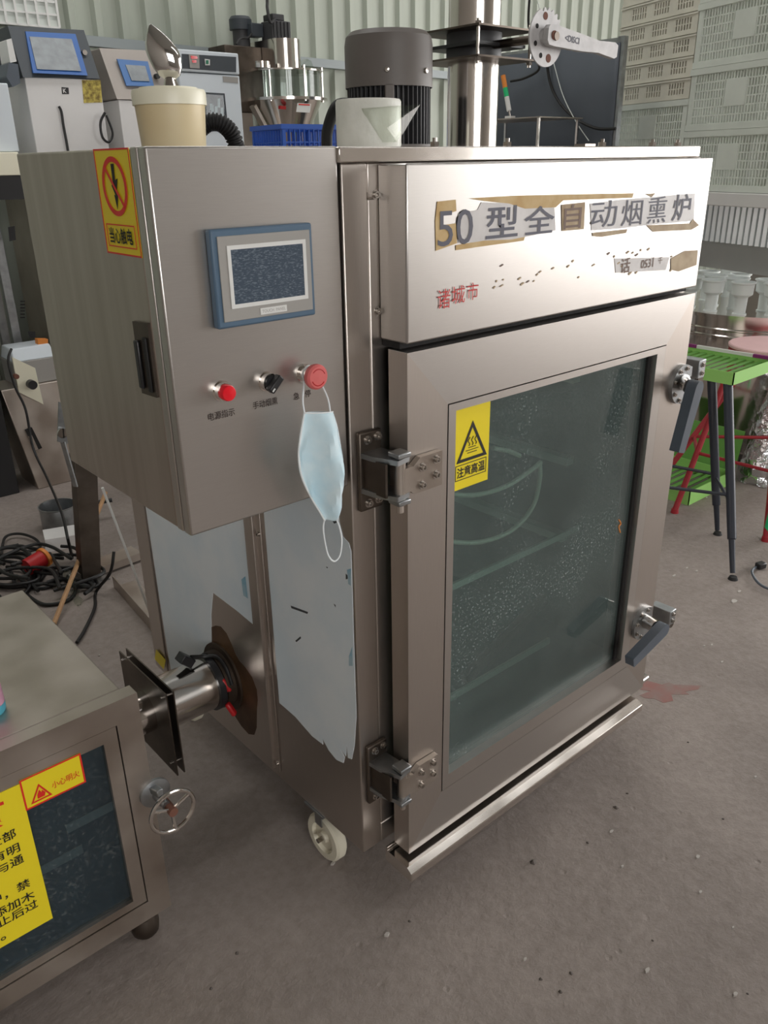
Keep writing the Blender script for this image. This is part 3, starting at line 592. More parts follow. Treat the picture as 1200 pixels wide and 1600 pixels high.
# ------------------------------------------------------------------ exhaust stack with damper
px_, py_ = .787, .61; RP = .063
ex_ = thing('exhaust_stack', 'round stainless exhaust pipe with two square damper flanges on the oven roof', 'pipe', (px_, py_, 1.522))
MB().cyl((px_, py_, 1.522), (px_, py_, 1.719), RP, n=48, cap=False).build('lower_pipe', 'polished', ex_)
MB().cyl((px_, py_, 1.785), (px_, py_, 2.6), RP, n=48, cap=False).build('upper_pipe', 'polished', ex_)
for z in (1.719, 1.781): MB().box(px_-.105, px_+.105, py_-.112, py_+.112, z, z+.004).build('flange_plate', 'dark_steel', ex_)
MB().cyl((px_, py_, 1.723), (px_, py_, 1.781), RP+.004, n=40).build('damper_body', 'motor_dark', ex_)
MB().box(px_-.085, px_+.085, py_-.09, py_+.09, 1.747, 1.754).build('gasket_plate', 'black_plastic', ex_)
for sx in (-1, 1):
    for sy in (-1, 1):
        x, y = px_+sx*.092, py_+sy*.098; b = MB(); b.cyl((x, y, 1.706), (x, y, 1.796), .004, n=10); b.cyl((x, y, 1.785), (x, y, 1.791), .008, n=6); b.cyl((x, y, 1.711), (x, y, 1.718), .008, n=6); b.build('tie_bolt', 'bolt', ex_)
# notched disc and lever
dc = Vector((px_+.004, .392, 1.752)); b = MB(); b.cyl((px_, py_-.05, 1.752), (dc.x, dc.y-.03, dc.z), .009, n=14); b.build('damper_shaft', 'dark_steel', ex_)
prof = []
for i in range(96):
    a = 2*math.pi*i/96; r_ = .0585
    if -20 < math.degrees(a) < 110: r_ = .0585 if (i//2) % 2 else .0525
    prof.append((r_*math.cos(a), r_*math.sin(a)))
nd = MB().prism(prof, dc, X_, Z_, Y_*.004).build('notched_disc', 'cast_zinc', ex_)
for a, rr, rad in ((100, .042, .008), (150, .040, .005), (200, .040, .0055), (245, .040, .0055), (285, .042, .009), (30, .036, .005)):
    c = dc+Vector((rr*math.cos(math.radians(a)), -.0006, rr*math.sin(math.radians(a)))); MB().cyl(c, c+Y_*.001, rad, n=12).build('hole', 'rust' if rad > .006 else 'black_gap', nd)
hp0 = Vector((dc.x-.012, .366, dc.z+.002)); le = at(965, 80, 'y', .362); d = (le-hp0).normalized(); L = (le-hp0).length; n2 = Vector((-d.z, 0, d.x))
pl = [(-.014, -.012), (-.008, -.020), (.012, -.021), (L*.45, -.018), (L*.7, -.013), (L*.96, -.017), (L, -.012), (L, .012), (L*.95, .017), (L*.7, .012), (L*.45, .016), (.012, .021), (-.008, .020), (-.014, .012)]
lv = MB().prism(pl, hp0, d, n2, Y_*.014).build('damper_lever', 'cast_zinc', ex_, bevel=.003)
MB().cyl(hp0+Y_*.015, hp0+Y_*.027, .015, n=16).build('lever_boss', 'cast_zinc', lv); MB().cyl(hp0-Y_*.002+d*.006, hp0+d*.006, .009, n=16).build('pivot_pin', 'rust', lv)
text('lettering', '<DISCI', 'ink_grey', lv, hp0+d*.045-n2*.006-Y_*.0006, d, n2, .052, .013, .02)
# roof bolts on the cap
for i, x in enumerate((.155, .335, .62, .80, .90)):
    b = MB(); b.cyl((x, .10, 1.522), (x, .10, 1.530), .008, n=6); b.cyl((x, .10, 1.530), (x, .10, 1.536), .004, n=8); o = b.build('roof_bolt', 'bolt', ov)
MB().box(.84, .88, .3, .33, 1.522, 1.532).build('roof_bracket', 'steel_dirty', ov)

# ------------------------------------------------------------------ tub and silver scoop on the cabinet
tc_ = at(264, 150, 'y', .31); k = mpp(tc_); tx, ty = tc_.x, .31; zt = at(264, 141, 'y', .31).z; R = 57*k; zl = at(264, 163, 'y', .31).z
tb = thing('plastic_tub', 'round cream plastic tub with a pale lid on the control cabinet', 'tub', (tx, ty, 1.523))
MB().lathe([(0, 1.5235), (R*.86, 1.5235), (R*.88, 1.526), (R*.95, zl)], (tx, ty, 0), n=40).build('bucket', 'cream', tb)
MB().lathe([(R*.95, zl-.002), (R, zl-.002), (R, zt-.004), (R*.97, zt), (R*.8, zt), (R*.78, zt+.003), (R*.5, zt+.004), (0, zt+.004)], (tx, ty, 0), n=40).build('lid', 'cream_lid', tb)
text('lettering', 'WARM', 'ink_brown', tb, (tx-R*.62, ty-R*.86, zl+.006), Vector((.92, -.4, 0)), Z_, .018, .004) if False else None
sp = at(268, 141, 'y', .31); zt2 = zt+.0045; H = (141-44)*k*.88
sc2 = thing('silver_scoop', 'shiny silver pointed scoop standing upright on the cream tub lid', 'scoop', (sp.x, .31, zt2))
vs = []; fs = []; n = 20; prof = [(0, .012), (.05, .010), (.10, .007), (.14, .010), (.18, .016), (.30, .0215), (.45, .0245), (.58, .0245), (.70, .021), (.82, .015), (.92, .008), (.98, .003), (1, .0006)]
rt = Vector((_r.x, _r.y, 0)); ft = Vector((-math.sin(YAW), -math.cos(YAW), 0))
for s_, r_ in prof:
    off = -.5*max(0, s_-.12)**1.5*.045/.8
    for i in range(n):
        a = 2*math.pi*i/n; vs.append(Vector((sp.x, .31, zt2+s_*H))+rt*(r_*math.cos(a)+off*.9)+ft*(r_*.55*math.sin(a)))
for q in range(len(prof)-1):
    for i in range(n): j = (i+1) % n; fs.append((q*n+i, q*n+j, (q+1)*n+j, (q+1)*n+i))
MB().add(vs, fs, True).build('scoop_blade', 'chrome', sc2); MB().cyl((sp.x, .31, zt2), (sp.x, .31, zt2+.012), .0125, .008, n=16).build('scoop_collar', 'polished', sc2)
# roll wrapped in clear plastic on the oven roof
rc = at(576, 190, 'y', .34); k = mpp(rc); R = 51*k; zt = at(576, 156, 'y', .34).z
rl = thing('film_roll', 'pale roll wrapped in crinkled clear plastic on the oven roof', 'roll', (rc.x, .34, 1.522))
MB().lathe([(0, 1.5225), (R*.96, 1.5225), (R, 1.53), (R, zt-.004), (R*.96, zt), (0, zt)], (rc.x, .34, 0), n=40).build('roll', 'pale', rl) if 'pale' in MATS else None
mat('pale', (212, 212, 202), .35, rgb2=(232, 232, 224), scale=14, bump=.6)
MB().lathe([(0, 1.5225), (R*.96, 1.5225), (R, 1.53), (R, zt-.004), (R*.96, zt), (0, zt)], (rc.x, .34, 0), n=40).build('roll', 'pale', rl)
P0 = [at(x, y, 'y', .27) for x, y in ((582, 168), (657, 163), (632, 205), (620, 222), (604, 222), (592, 195))]; P1 = [p+Y_*.03 for p in P0]
b = MB(); ctr0 = at(605, 200, 'y', .24); vs = P0+P1+[ctr0]
b.add(vs, [(0, 6, 7, 1), (1, 7, 8, 2), (2, 8, 9, 3), (4, 10, 11, 5), (5, 11, 6, 0)]+[(i, (i+1) % 6, 12) for i in range(6)]+[(6, 11, 10, 9, 8, 7)]); b.build('wrapper_flap', 'clear_film', rl)
eb = at(520, 220, 'y', .42)
el = tag(MB().tube(smooth_path([(eb.x, .44, 1.5225), (eb.x+.004, .44, 1.56), (eb.x+.02, .43, 1.60), (eb.x+.055, .43, 1.605)]), .011, n=12).build('rubber_elbow', 'rubber'), 'short black bent rubber pipe behind the plastic-wrapped roll', 'pipe')

# ------------------------------------------------------------------ smoke generator, lower left
GX1_, GF = -.420, .26
sg = thing('smoke_generator', 'low stainless smoke generator cabinet with a dark glass door and handwheel', 'cabinet', (-.70, .5, 0))
b = MB(); b.box(-.98, -.443, .296, .787, .113, .628); b.build('body', 'steel_dirty', sg, bevel=.002)
MB().box(-.985, -.438, .292, .792, .629, .637).build('top_plate', 'steel_dirty', sg, bevel=.002)
def mitre(o4, i4, y, th, names, m, parent):
    for k in range(4): MB().prism([o4[k], o4[(k+1) % 4], i4[(k+1) % 4], i4[k]], (0, y, 0), X_, Z_, Y_*th).build(names[k], m, parent, bevel=.001)
fx0 = -1.0
fd = MB().box(fx0+.02, GX1_-.02, GF+.02, .290, .125, .62).build('front_backing', 'black_gap', sg)
mitre([(fx0, .113), (GX1_, .113), (GX1_, .637), (fx0, .637)], [(fx0+.045, .158), (GX1_-.045, .158), (GX1_-.045, .588), (fx0+.045, .588)], GF, .030, ['frame_bar']*4, 'steel_dirty', sg)
dr = MB().box(fx0+.06, GX1_-.06, GF+.010, GF+.014, .17, .575).build('glass_door', 'gen_glass', sg)
mitre([(fx0+.047, .160), (GX1_-.047, .160), (GX1_-.047, .586), (fx0+.047, .586)], [(fx0+.075, .178), (GX1_-.073, .178), (GX1_-.073, .560), (fx0+.075, .560)], GF+.002, .02, ['door_trim']*4, 'steel_dirty', sg)
MB().box(fx0+.07, GX1_-.07, GF+.0185, GF+.0195, .172, .57).build('inner_panel', 'navy_panel', sg)
for z in (.40, .34): MB().box(-.60+(.02 if z > .35 else -.04), -.49-(0 if z > .35 else .07), GF+.0165, GF+.018, z, z+.02).build('inner_bar', 'panel_grey', sg)
for x, y in ((-.455, .335), (-.96, .335), (-.455, .74), (-.96, .74)):
    MB().lathe([(0, 0), (.022, 0), (.028, .008), (.030, .03), (.024, .05), (.014, .055), (.014, .113), (0, .113)], (x, y, 0), n=20).build('foot', 'dark_steel', sg)
wc = at(270, 1268, 'y', .195)
MB().lathe([(.030, 0), (.030, .006), (.020, .010), (.010, .012), (.008, .05), (0, .05)], (wc.x-.004, GF, wc.z+.006), (0, -1, 0), n=20).build('wheel_boss', 'galv', sg)
hw = MB().tube([wc+X_*.043*math.cos(2*math.pi*i/36)+Z_*.043*math.sin(2*math.pi*i/36) for i in range(36)], .0042, n=10, closed=True).build('handwheel', 'polished', sg)
for a in (30, 150, 270): MB().tube([wc+Y_*.004+X_*.008*math.cos(math.radians(a))+Z_*.008*math.sin(math.radians(a)), wc+X_*.042*math.cos(math.radians(a))+Z_*.042*math.sin(math.radians(a))], .0036, n=8).build('spoke', 'polished', hw)
MB().cyl(wc+Y_*.04, wc-Y_*.004, .009, n=16).build('wheel_hub', 'rust', hw)
p = at(242, 1234, 'y', .24); MB().bar((p.x, .262, p.z-.01), (p.x+.004, .225, p.z), .014, .014).build('catch', 'galv', sg, bevel=.002)
# notices on the generator glass
def gp(px, py): p = at(px, py, 'y', GF+.001); return p
ny = GF+.0015
q1 = gp(30, 1238); big = MB().prism([(-.93, .558), (gp(31, 1239).x, .558), (gp(88, 1431).x, .268), (-.93, .268)], (0, ny+.004, 0), X_, Z_, Y_*.004)
nx1 = gp(36, 1245).x; nt_ = MB().box(-.93, nx1, GF+.0005, GF+.0018, gp(88, 1431).z, .560).build('notice', 'sticker_yellow', sg)
def gtext(body_, px, py, h, m, bold=.012):   # right end at the pixel, baseline there
    p = gp(px, py); w = len(body_)*h*1.12; return text('lettering', body_, m, nt_, (p.x-w, GF-.0002, p.z), X_, Z_, w, h, bold)
gtext('项', 15, 1287, .050, 'sticker_red', .03)
for s_, px, py in (('全部', 26, 1307), ('有明', 32, 1329), ('机与通', 38, 1346), ('程中，禁', 48, 1384), ('门添加木', 55, 1402), ('停止后过', 60, 1416)): gtext(s_, px, py, .0205, 'black_ink')
gtext('。', 10, 1466, .008, 'black_ink')
a = gp(32, 1266); c = gp(133, 1217)
x0_ = gp(34, 1240).x; x1_ = gp(130, 1200).x; zb = gp(40, 1267).z; zt_ = .566
fs_ = sticker('flame_sticker', sg, (x0_, GF+.0010, zb), X_, Z_, x1_-x0_, zt_-zb, 'sticker_yellow', n_, 'sticker_red', .003)
q = Vector((x0_, GF-.0004, zb)); hh = zt_-zb
tri_ring(q, .028, .008, .036, .034, .0028, 'sticker_red', fs_)
MB().prism([(.022, .013), (.034, .013), (.036, .02), (.031, .027), (.030, .022), (.027, .030), (.0225, .021)], q, X_, Z_, Y_*.0003).build('flame', 'sticker_red', fs_)
text('lettering', '小心明火', 'sticker_red', fs_, q+X_*.048+Z_*.018, X_, Z_, (x1_-x0_)-.056, .0145, .006)
# bottle standing on the generator, cut by the left edge
bc = at(-12, 1112, 'z', .637); bo = thing('soap_bottle', 'pink bottle with a light blue base at the left edge on the generator top', 'bottle', (bc.x, bc.y, .637))
MB().lathe([(0, .637), (.021, .637), (.023, .641), (.0235, .655)], (bc.x, bc.y, 0), n=24).build('bottle_base', 'sky_plastic', bo)
MB().lathe([(.0232, .655), (.0225, .69), (.018, .715), (.009, .722), (.009, .735), (0, .735)], (bc.x, bc.y, 0), n=24).build('bottle_body', 'pink_plastic', bo)

# ------------------------------------------------------------------ smoke duct between generator and oven
sd = thing('smoke_duct', 'short round smoke duct with square damper plates between generator and oven', 'duct', (-.26, .60, .33))
dy, dz = .600, .335
MB().cyl((-.443, dy, dz), (-.275, dy, dz), .050, n=32).build('inlet_pipe', 'polished', sd)
MB().lathe([(.050, 0), (.058, 0), (.058, .012), (.050, .012)], (-.34, dy, dz), X_, n=32).build('pipe_collar', 'galv', sd)
for x in (-.275, -.258): MB().box(x, x+.003, dy-.118, dy+.118, dz-.118, dz+.105).build('damper_plate', 'dark_steel', sd)
for sy in (-1, 1):
    for sz in (-1, 1): MB().cyl((-.28, dy+sy*.10, dz+sz*.09), (-.25, dy+sy*.10, dz+sz*.09), .003, n=8).build('plate_bolt', 'bolt', sd)
MB().cyl((-.255, dy, dz), (-.108, dy, dz), .0645, n=40).build('outlet_pipe', 'polished', sd)
MB().lathe([(.064, 0), (.071, 0), (.071, .016), (.064, .016)], (-.118, dy, dz), X_, n=36).build('clamp_band', 'black_plastic', sd)
for (py2, pz2) in ((-.055, .035), (-.066, -.030)):
    p = Vector((-.104, dy+py2, dz+pz2)); MB().bar(p, p+Vector((.012, -.012, -.034)), .016, .012).build('clamp_toggle', 'red_plastic', sd, bevel=.004)
p = at(290, 1030, 'y', dy); MB().bar(p+Vector((-.014, 0, .012)), p+Vector((.012, 0, -.014)), .03, .022).build('sensor_plug', 'black_plastic', sd, bevel=.002)
MB().tube(smooth_path([p+Vector((.014, 0, .0)), at(318, 1026, 'y', dy), at(338, 1026, 'y', dy-.02), at(352, 1042, 'y', dy-.05), at(362, 1070, 'y', dy-.07)]), .005, n=8).build('sensor_lead', 'black_cord', sd)
# ------------------------------------------------------------------ machines along the back wall
MY = 3.35
def pq(pts, y): return [at(a[0], a[1], 'y', y+(a[2] if len(a) > 2 else 0)) for a in pts]
def slab(pts, y, depth, name, m, parent, bevel=0.):       # front outline (pixels on plane y), pushed back by depth
    P = pq(pts, y); n = len(P); Q = [p+Y_*depth for p in P]; b = MB()
    b.add(P, [tuple(range(n))]); b.add(Q, [tuple(reversed(range(n)))]); b.add(P+Q, [(i, i+n, (i+1) % n+n, (i+1) % n) for i in range(n)])
    return b.build(name, m, parent, bevel=bevel)
def upright(xpx0, xpx1, pyt, y, depth, z0, name, m, parent, bevel=.004, z1=None):
    a = at(xpx0, pyt, 'y', y); c = at(xpx1, pyt, 'y', y); return MB().box(a.x, c.x, y, y+depth, z0, (a.z+c.z)/2 if z1 is None else z1).build(name, m, parent, bevel=bevel)
# coding machine, leftmost with slate display head
a = at(57, 230, 'y', MY); m1 = thing('coding_machine', 'white floor-standing coding machine with a slate head and blue-framed screen', 'machine', (a.x+.18, MY+.25, 0))
p0 = at(38, 121, 'y', MY); p1 = at(156, 123, 'y', MY)
MB().box(p0.x, p1.x, MY, MY+.5, 1.50, (p0.z+p1.z)/2).build('housing', 'white_paint', m1, bevel=.004)
MB().box(p0.x-.03, p1.x, MY+.02, MY+.5, .08, 1.50).build('lower_cabinet', 'steel_dirty', m1, bevel=.004)
for x in (p0.x, p1.x-.05):
    for y in (MY+.05, MY+.45): MB().cyl((x, y, 0), (x, y, .08), .025, n=14).build('foot', 'rubber', m1)
hd = slab([(36, 121, 0), (156, 123, 0), (131, 47, .14), (12, 40, .14)], MY-.01, .30, 'display_head', 'slate', m1, .004)
bz = slab([(52, 114, -.002), (137, 118, -.002), (118, 53, .119), (40, 49, .119)], MY-.012, .012, 'screen_bezel', 'blue_bezel', hd)
slab([(58, 108, .006), (127, 111, .006), (112, 61, .102), (46, 57, .102)], MY-.014, .008, 'screen', 'lcd', hd)
c = at(132, 82, 'y', MY+.05); MB().cyl(c-Y_*.006, c+Y_*.02, .012, n=14).build('key_switch', 'bolt', hd)
q = slab([(96, 136), (107, 137), (108, 147), (97, 147)], MY-.001, .002, 'logo_plate', 'black_plastic', m1)
text('lettering', 'K', 'white_plastic', q, at(99, 145, 'y', MY-.002), X_, Z_, .016, .018, .02)
slab([(128, 125), (157, 125), (160, 160), (131, 161)], MY-.0015, .002, 'worn_label', 'old_label', m1)
MB().tube(smooth_path([at(x, y, 'y', MY-.008) for x, y in ((92, 166), (96, 175), (99, 195), (104, 222), (107, 240))]), .006, n=6).build('front_cable', 'black_cord', m1)
MB().tube(smooth_path([at(x, y, 'y', MY-.03) for x, y in ((164, 176), (157, 192), (160, 214), (170, 222), (176, 208), (166, 180))]), .006, n=6).build('side_cable', 'black_cord', m1)
for pts in (((13, 355), (23, 353), (25, 375), (15, 377)), ((44, 518), (55, 518), (56, 528), (46, 528))): slab(pts, MY+.018, .004, 'rocker_switch', 'black_plastic', m1)
for k in range(6): slab(((32, 470+k*5), (39, 470+k*5), (39, 472+k*5), (32, 472+k*5)), MY+.018, .004, 'vent_slot', 'black_gap', m1)
gb = slab([(14, 98), (28, 100), (32, 130), (20, 136), (10, 120)], MY-.03, .12, 'ink_arm', 'handle_grey', m1, .004)
slab([(10, 62), (18, 60), (26, 96), (16, 98)], MY+.02, .12, 'ink_arm', 'white_plastic', m1, .004)
# white box at the very left edge
a = at(12, 130, 'y', MY-.2); m0 = thing('sealing_machine', 'white machine box on a cream ledge cut by the left edge of the photo', 'machine', (a.x-.2, MY+.05, 0))
zt = a.z; zl = at(20, 237, 'y', MY-.2).z
MB().box(a.x-.42, a.x, MY-.2, MY+.3, zl, zt).build('white_box', 'cool_white', m0, bevel=.005)
e = at(30, 245, 'y', MY-.24); z2 = at(20, 274, 'y', MY-.24).z; z3 = at(20, 312, 'y', MY-.24).z
MB().box(a.x-.46, e.x, MY-.24, MY+.34, z2, zl-.002).build('ledge', 'cream_lid', m0, bevel=.004)
MB().box(a.x-.44, e.x+.01, MY-.22, MY+.32, z3, z2).build('black_frame', 'black_plastic', m0)
for x in (a.x-.42, a.x-.10):
    for y in (MY+.08, MY+.27): MB().box(x, x+.04, y, y+.04, 0, z3).build('leg', 'galv', m0)
MB().cyl((a.x-.06, MY-.1, zt), (a.x-.06, MY-.1, zt+.09), .03, n=18).build('chrome_knob', 'chrome', m0)
# steel machine with a blue panel on a sloping face
m2p = [at(185, 156, 'y', MY+.1), at(270, 158, 'y', MY+.1)]
m2 = thing('filling_machine', 'steel machine with a sloping face and small blue touch panel behind the tub', 'machine', ((m2p[0].x+m2p[1].x)/2, MY+.35, 0))
zs = m2p[0].z; MB().box(m2p[0].x, m2p[1].x, MY+.1, MY+.55, .06, zs).build('cabinet', 'white_paint', m2, bevel=.004)
for x in (m2p[0].x+.03, m2p[1].x-.03):
    for y in (MY+.15, MY+.5): MB().cyl((x, y, 0), (x, y, .06), .022, n=14).build('foot', 'rubber', m2)
sf = slab([(183, 155, 0), (271, 157, 0), (252, 80, .15), (155, 75, .15)], MY+.095, .30, 'sloping_face', 'painted_steel', m2, .006)
slab([(198, 134, .035), (241, 135, .035), (231, 96, .108), (183, 92, .108)], MY+.085, .01, 'panel_bezel', 'blue_bezel2', sf)
slab([(206, 126, .048), (234, 127, .048), (227, 103, .094), (196, 101, .094)], MY+.082, .01, 'panel_screen', 'lcd', sf)
c = at(246, 119, 'y', MY+.14); MB().cyl(c-Y_*.008, c+Y_*.02, .013, n=16).build('knob', 'black_plastic', sf)
# white cabinet with a control strip and a window
A, B = at(279, 110, 'y', MY+.08), at(374, 116, 'y', MY+.08); zt = at(325, 80, 'y', MY+.08).z; zc = at(325, 114, 'y', MY+.08).z
m3 = thing('white_test_cabinet', 'white upright cabinet with dark control strip, red display and small window', 'cabinet', ((A.x+B.x)/2, MY+.3, 0))
MB().box(A.x, B.x, MY+.08, MY+.36, .05, zc-.004).build('cabinet', 'cool_white', m3, bevel=.006); MB().box(A.x+.01, B.x-.01, MY+.1, MY+.34, 0, .05).build('plinth', 'black_plastic', m3)
ch = MB().box(A.x, B.x, MY+.075, MY+.36, zc, zt).build('control_head', 'cool_white', m3, bevel=.006)
slab([(284, 84), (369, 89), (369, 113), (285, 107)], MY+.073, .004, 'control_strip', 'slate', ch)
dp = slab([(295, 85), (311, 86), (312, 107), (297, 106)], MY+.070, .004, 'display', 'hmi_grey', ch)
slab([(298, 87), (308, 88), (309, 92), (299, 92)], MY+.068, .003, 'red_digits', 'red_lens', ch); slab([(300, 94), (307, 94), (307, 98), (301, 98)], MY+.068, .003, 'red_digits', 'red_lens', ch)
slab([(320, 92), (328, 93), (328, 102), (321, 102)], MY+.069, .004, 'rocker_switch', 'white_plastic', ch); slab([(322, 94), (326, 94), (326, 100), (322, 100)], MY+.067, .003, 'green_lamp', 'green_led', ch)
text('lettering', 'HHHHHH', 'hmi_grey', ch, at(342, 103, 'y', MY+.070), X_, Z_, .05, .008) if False else None
slab([(348, 119), (372, 121), (372, 130), (349, 128)], MY+.0775, .002, 'rating_label', 'hmi_grey', m3)
slab([(318, 144), (351, 146), (357, 205), (322, 205)], MY+.0775, .004, 'window', 'slate', m3); slab([(320, 147), (349, 149), (354, 203), (324, 203)], MY+.0755, .003, 'window_glass', 'gen_glass', m3)
for k, (x, y, h) in enumerate(((330, 190, 26), (336, 186, 20), (340, 168, 14), (328, 172, 10), (345, 192, 24))): slab(((x, y), (x+4, y), (x+4, y-h), (x, y-h)), MY+.0768, .0007, 'sample_tube', 'frost', m3)
# hopper dosing machine
HY = 3.66; hc = at(447, 135, 'y', HY); k = mpp(hc); hx = hc.x
hm_ = thing('dosing_hopper', 'dosing machine with a clear round hopper, steel cone and black motor on top', 'machine', (hx, HY, 0))
zA = at(447, 114, 'y', HY).z; zB = at(447, 158, 'y', HY).z; zM = at(440, 64, 'y', HY).z; R = 58*k
MB().lathe([(R*.93, zB), (R*.93, zA), (R*.90, zA), (R*.90, zB)], (hx, HY, 0), n=48).build('hopper_glass', 'clear', hm_)
MB().lathe([(0, zA), (R, zA), (R, zA+.008), (0, zA+.008)], (hx, HY, 0), n=48).build('hopper_lid', 'polished', hm_)
MB().lathe([(R*.8, zB-.004), (R*1.1, zB-.004), (R*1.1, zB+.012), (R*.8, zB+.012)], (hx, HY, 0), n=48).build('hopper_flange', 'polished', hm_)
MB().lathe([(R*.95, zB), (R*.30, zB-.30), (R*.28, zB-.5), (R*.2, zB-.5), (R*.2, zB-.3), (R*.9, zB)], (hx, HY, 0), n=48).build('cone', 'polished', hm_)
for ang in (-150, -95, -40, 20, 90, 150):
    a_ = math.radians(ang); MB().cyl((hx+R*.97*math.cos(a_), HY+R*.97*math.sin(a_), zB-.01), (hx+R*.97*math.cos(a_), HY+R*.97*math.sin(a_), zA+.025), .007, n=10).build('tie_rod', 'polished', hm_)
x0 = at(430, 90, 'y', HY-.08).x; x1 = at(470, 90, 'y', HY-.08).x
b = MB(); n = 14; pl = [(x0, .25), (x0, 0)]+[(x0+(x1-x0)*(.5-.5*math.cos(math.pi*i/n)), -.09*math.sin(math.pi*i/n)) for i in range(1, n)]+[(x1, 0), (x1, .25)]
b.prism(pl, (0, HY-.05, zA+.009), X_, Y_, Z_*(zM-zA-.009)); b.build('drive_head', 'polished', hm_)
gx0 = at(358, 90, 'y', HY+.02).x; MB().box(gx0, x0, HY+.06, HY+.26, zA-.22, zM-.035).build('gear_arm', 'dark_steel', hm_, bevel=.004)
MB().box(gx0, gx0+.16, HY+.06, HY+.26, .0, zA-.22).build('column', 'steel_dirty', hm_, bevel=.004)
MB().cyl((at(405, 105, 'y', HY-.05).x, HY-.08, zA+.009), (at(405, 105, 'y', HY-.05).x, HY-.08, at(405, 97, 'y', HY-.05).z), 12*k, n=24).build('filler_neck', 'polished', hm_)
mtx = (x0+x1)/2; mz1 = at(447, 24, 'y', HY).z; mt_ = MB().box(mtx-17*k, mtx+17*k, HY-.03, HY+.09, zM, zM+(mz1-zM)*.74).build('servo_motor', 'motor_dark', hm_, bevel=.006)
MB().box(mtx-14*k, mtx+8*k, HY-.02, HY+.08, zM+(mz1-zM)*.74, mz1).build('encoder_cap', 'black_plastic', mt_, bevel=.006)
for i in range(5): MB().box(mtx-15*k+i*6.5*k, mtx-13*k+i*6.5*k, HY-.036, HY-.03, zM+.01, zM+(mz1-zM)*.7).build('motor_rib', 'black_plastic', mt_)
MB().tube(smooth_path([(mtx-10*k, HY-.02, mz1-.03), (mtx-22*k, HY-.04, mz1-.05), (mtx-22*k, HY-.02, mz1+.02), (mtx-18*k, HY, mz1+.06), (mtx-17*k, HY, mz1+.16)]), .009, n=8).build('motor_cable', 'black_cord', mt_)
wm = at(381, 50, 'y', HY+.12); zg = zM-.035; w_ = MB().cyl((wm.x, HY+.15, zg), (wm.x, HY+.15, at(381, 48, 'y', HY+.15).z), 13*k, n=24).build('gear_motor', 'motor_dark', hm_)
zz = at(381, 48, 'y', HY+.15).z; MB().lathe([(0, zz), (17*k, zz), (17*k, zz+14*k), (14*k, zz+18*k), (0, zz+18*k)], (wm.x, HY+.15, 0), n=24).build('fan_cover', 'slate', w_)
MB().box(wm.x+.01, wm.x+24*k, HY+.05, HY+.12, zz-10*k, zz+8*k).build('terminal_box', 'slate', w_, bevel=.005)
MB().tube(smooth_path([(wm.x+.02, HY+.06, zz-.02), (wm.x-.03, HY+.03, zz-.05), (wm.x-.09, HY+.02, zg+.03), (wm.x-.12, HY+.02, zg)]), .006, n=6).build('gear_cable', 'black_cord', w_)
tg_ = slab([(465, 161), (486, 162), (484, 176), (463, 175)], HY-R-.01, .003, 'tag', 'white_plastic', hm_); slab([(467, 162), (484, 163), (484, 165), (467, 164)], HY-R-.012, .002, 'red_line', 'sticker_red', tg_)
slab([(438, 165), (447, 166), (447, 171), (438, 170)], HY-R*.8, .02, 'red_knob', 'red_plastic', hm_)
sa = at(395, 165, 'y', HY-.1); sb = at(430, 230, 'y', HY-.1); MB().bar(sa, sb, .05, .02).build('support_strut', 'steel_dirty', hm_)
b = MB(); P = pq(((471, 115), (472, 100), (480, 92), (486, 95), (495, 116)), HY-.12); b.add(P+[p+Y_*.05 for p in P], [(0, 1, 2, 3, 4), (9, 8, 7, 6, 5), (0, 5, 6, 1), (1, 6, 7, 2), (2, 7, 8, 3), (3, 8, 9, 4), (4, 9, 5, 0)]); b.build('plastic_sheet', 'clear_film', hm_)
# ------------------------------------------------------------------ steel stand behind the oven with a blue crate
bx = at(480, 200, 'y', 2.3)
stn = thing('work_stand', 'steel work stand behind the oven carrying the blue crate', 'stand', (bx.x, 2.5, 0)); zsn = 1.46
MB().box(bx.x-.45, bx.x+.65, 2.15, 2.75, zsn-.03, zsn).build('stand_top', 'steel_dirty', stn)
for x in (bx.x-.43, bx.x+.61):
    for y in (2.17, 2.71): MB().box(x, x+.035, y, y+.035, 0, zsn-.03).build('leg', 'galv', stn)
def lattice(b, L, H, y, yd, nx, nz, z0=0., t=.006, x0=0., axis='x'):
    """frame-and-bar wall from x0 to x0+L in plane y (thickness yd)"""
    def bx_(xa, xb, za, zb, ya=None, yb=None):
        ya = y if ya is None else ya; yb = y+yd if yb is None else yb
        if axis == 'x': b.box(xa, xb, ya, yb, za, zb)
        else: b.box(ya, yb, xa, xb, za, zb)
    for i in range(nx+1): x = x0+L*i/nx; bx_(x-t/2, x+t/2, z0, z0+H)
    for j in range(nz+1): z = z0+H*j/nz; bx_(x0, x0+L, z-t/2, z+t/2, y+yd*.15, y+yd*.85)
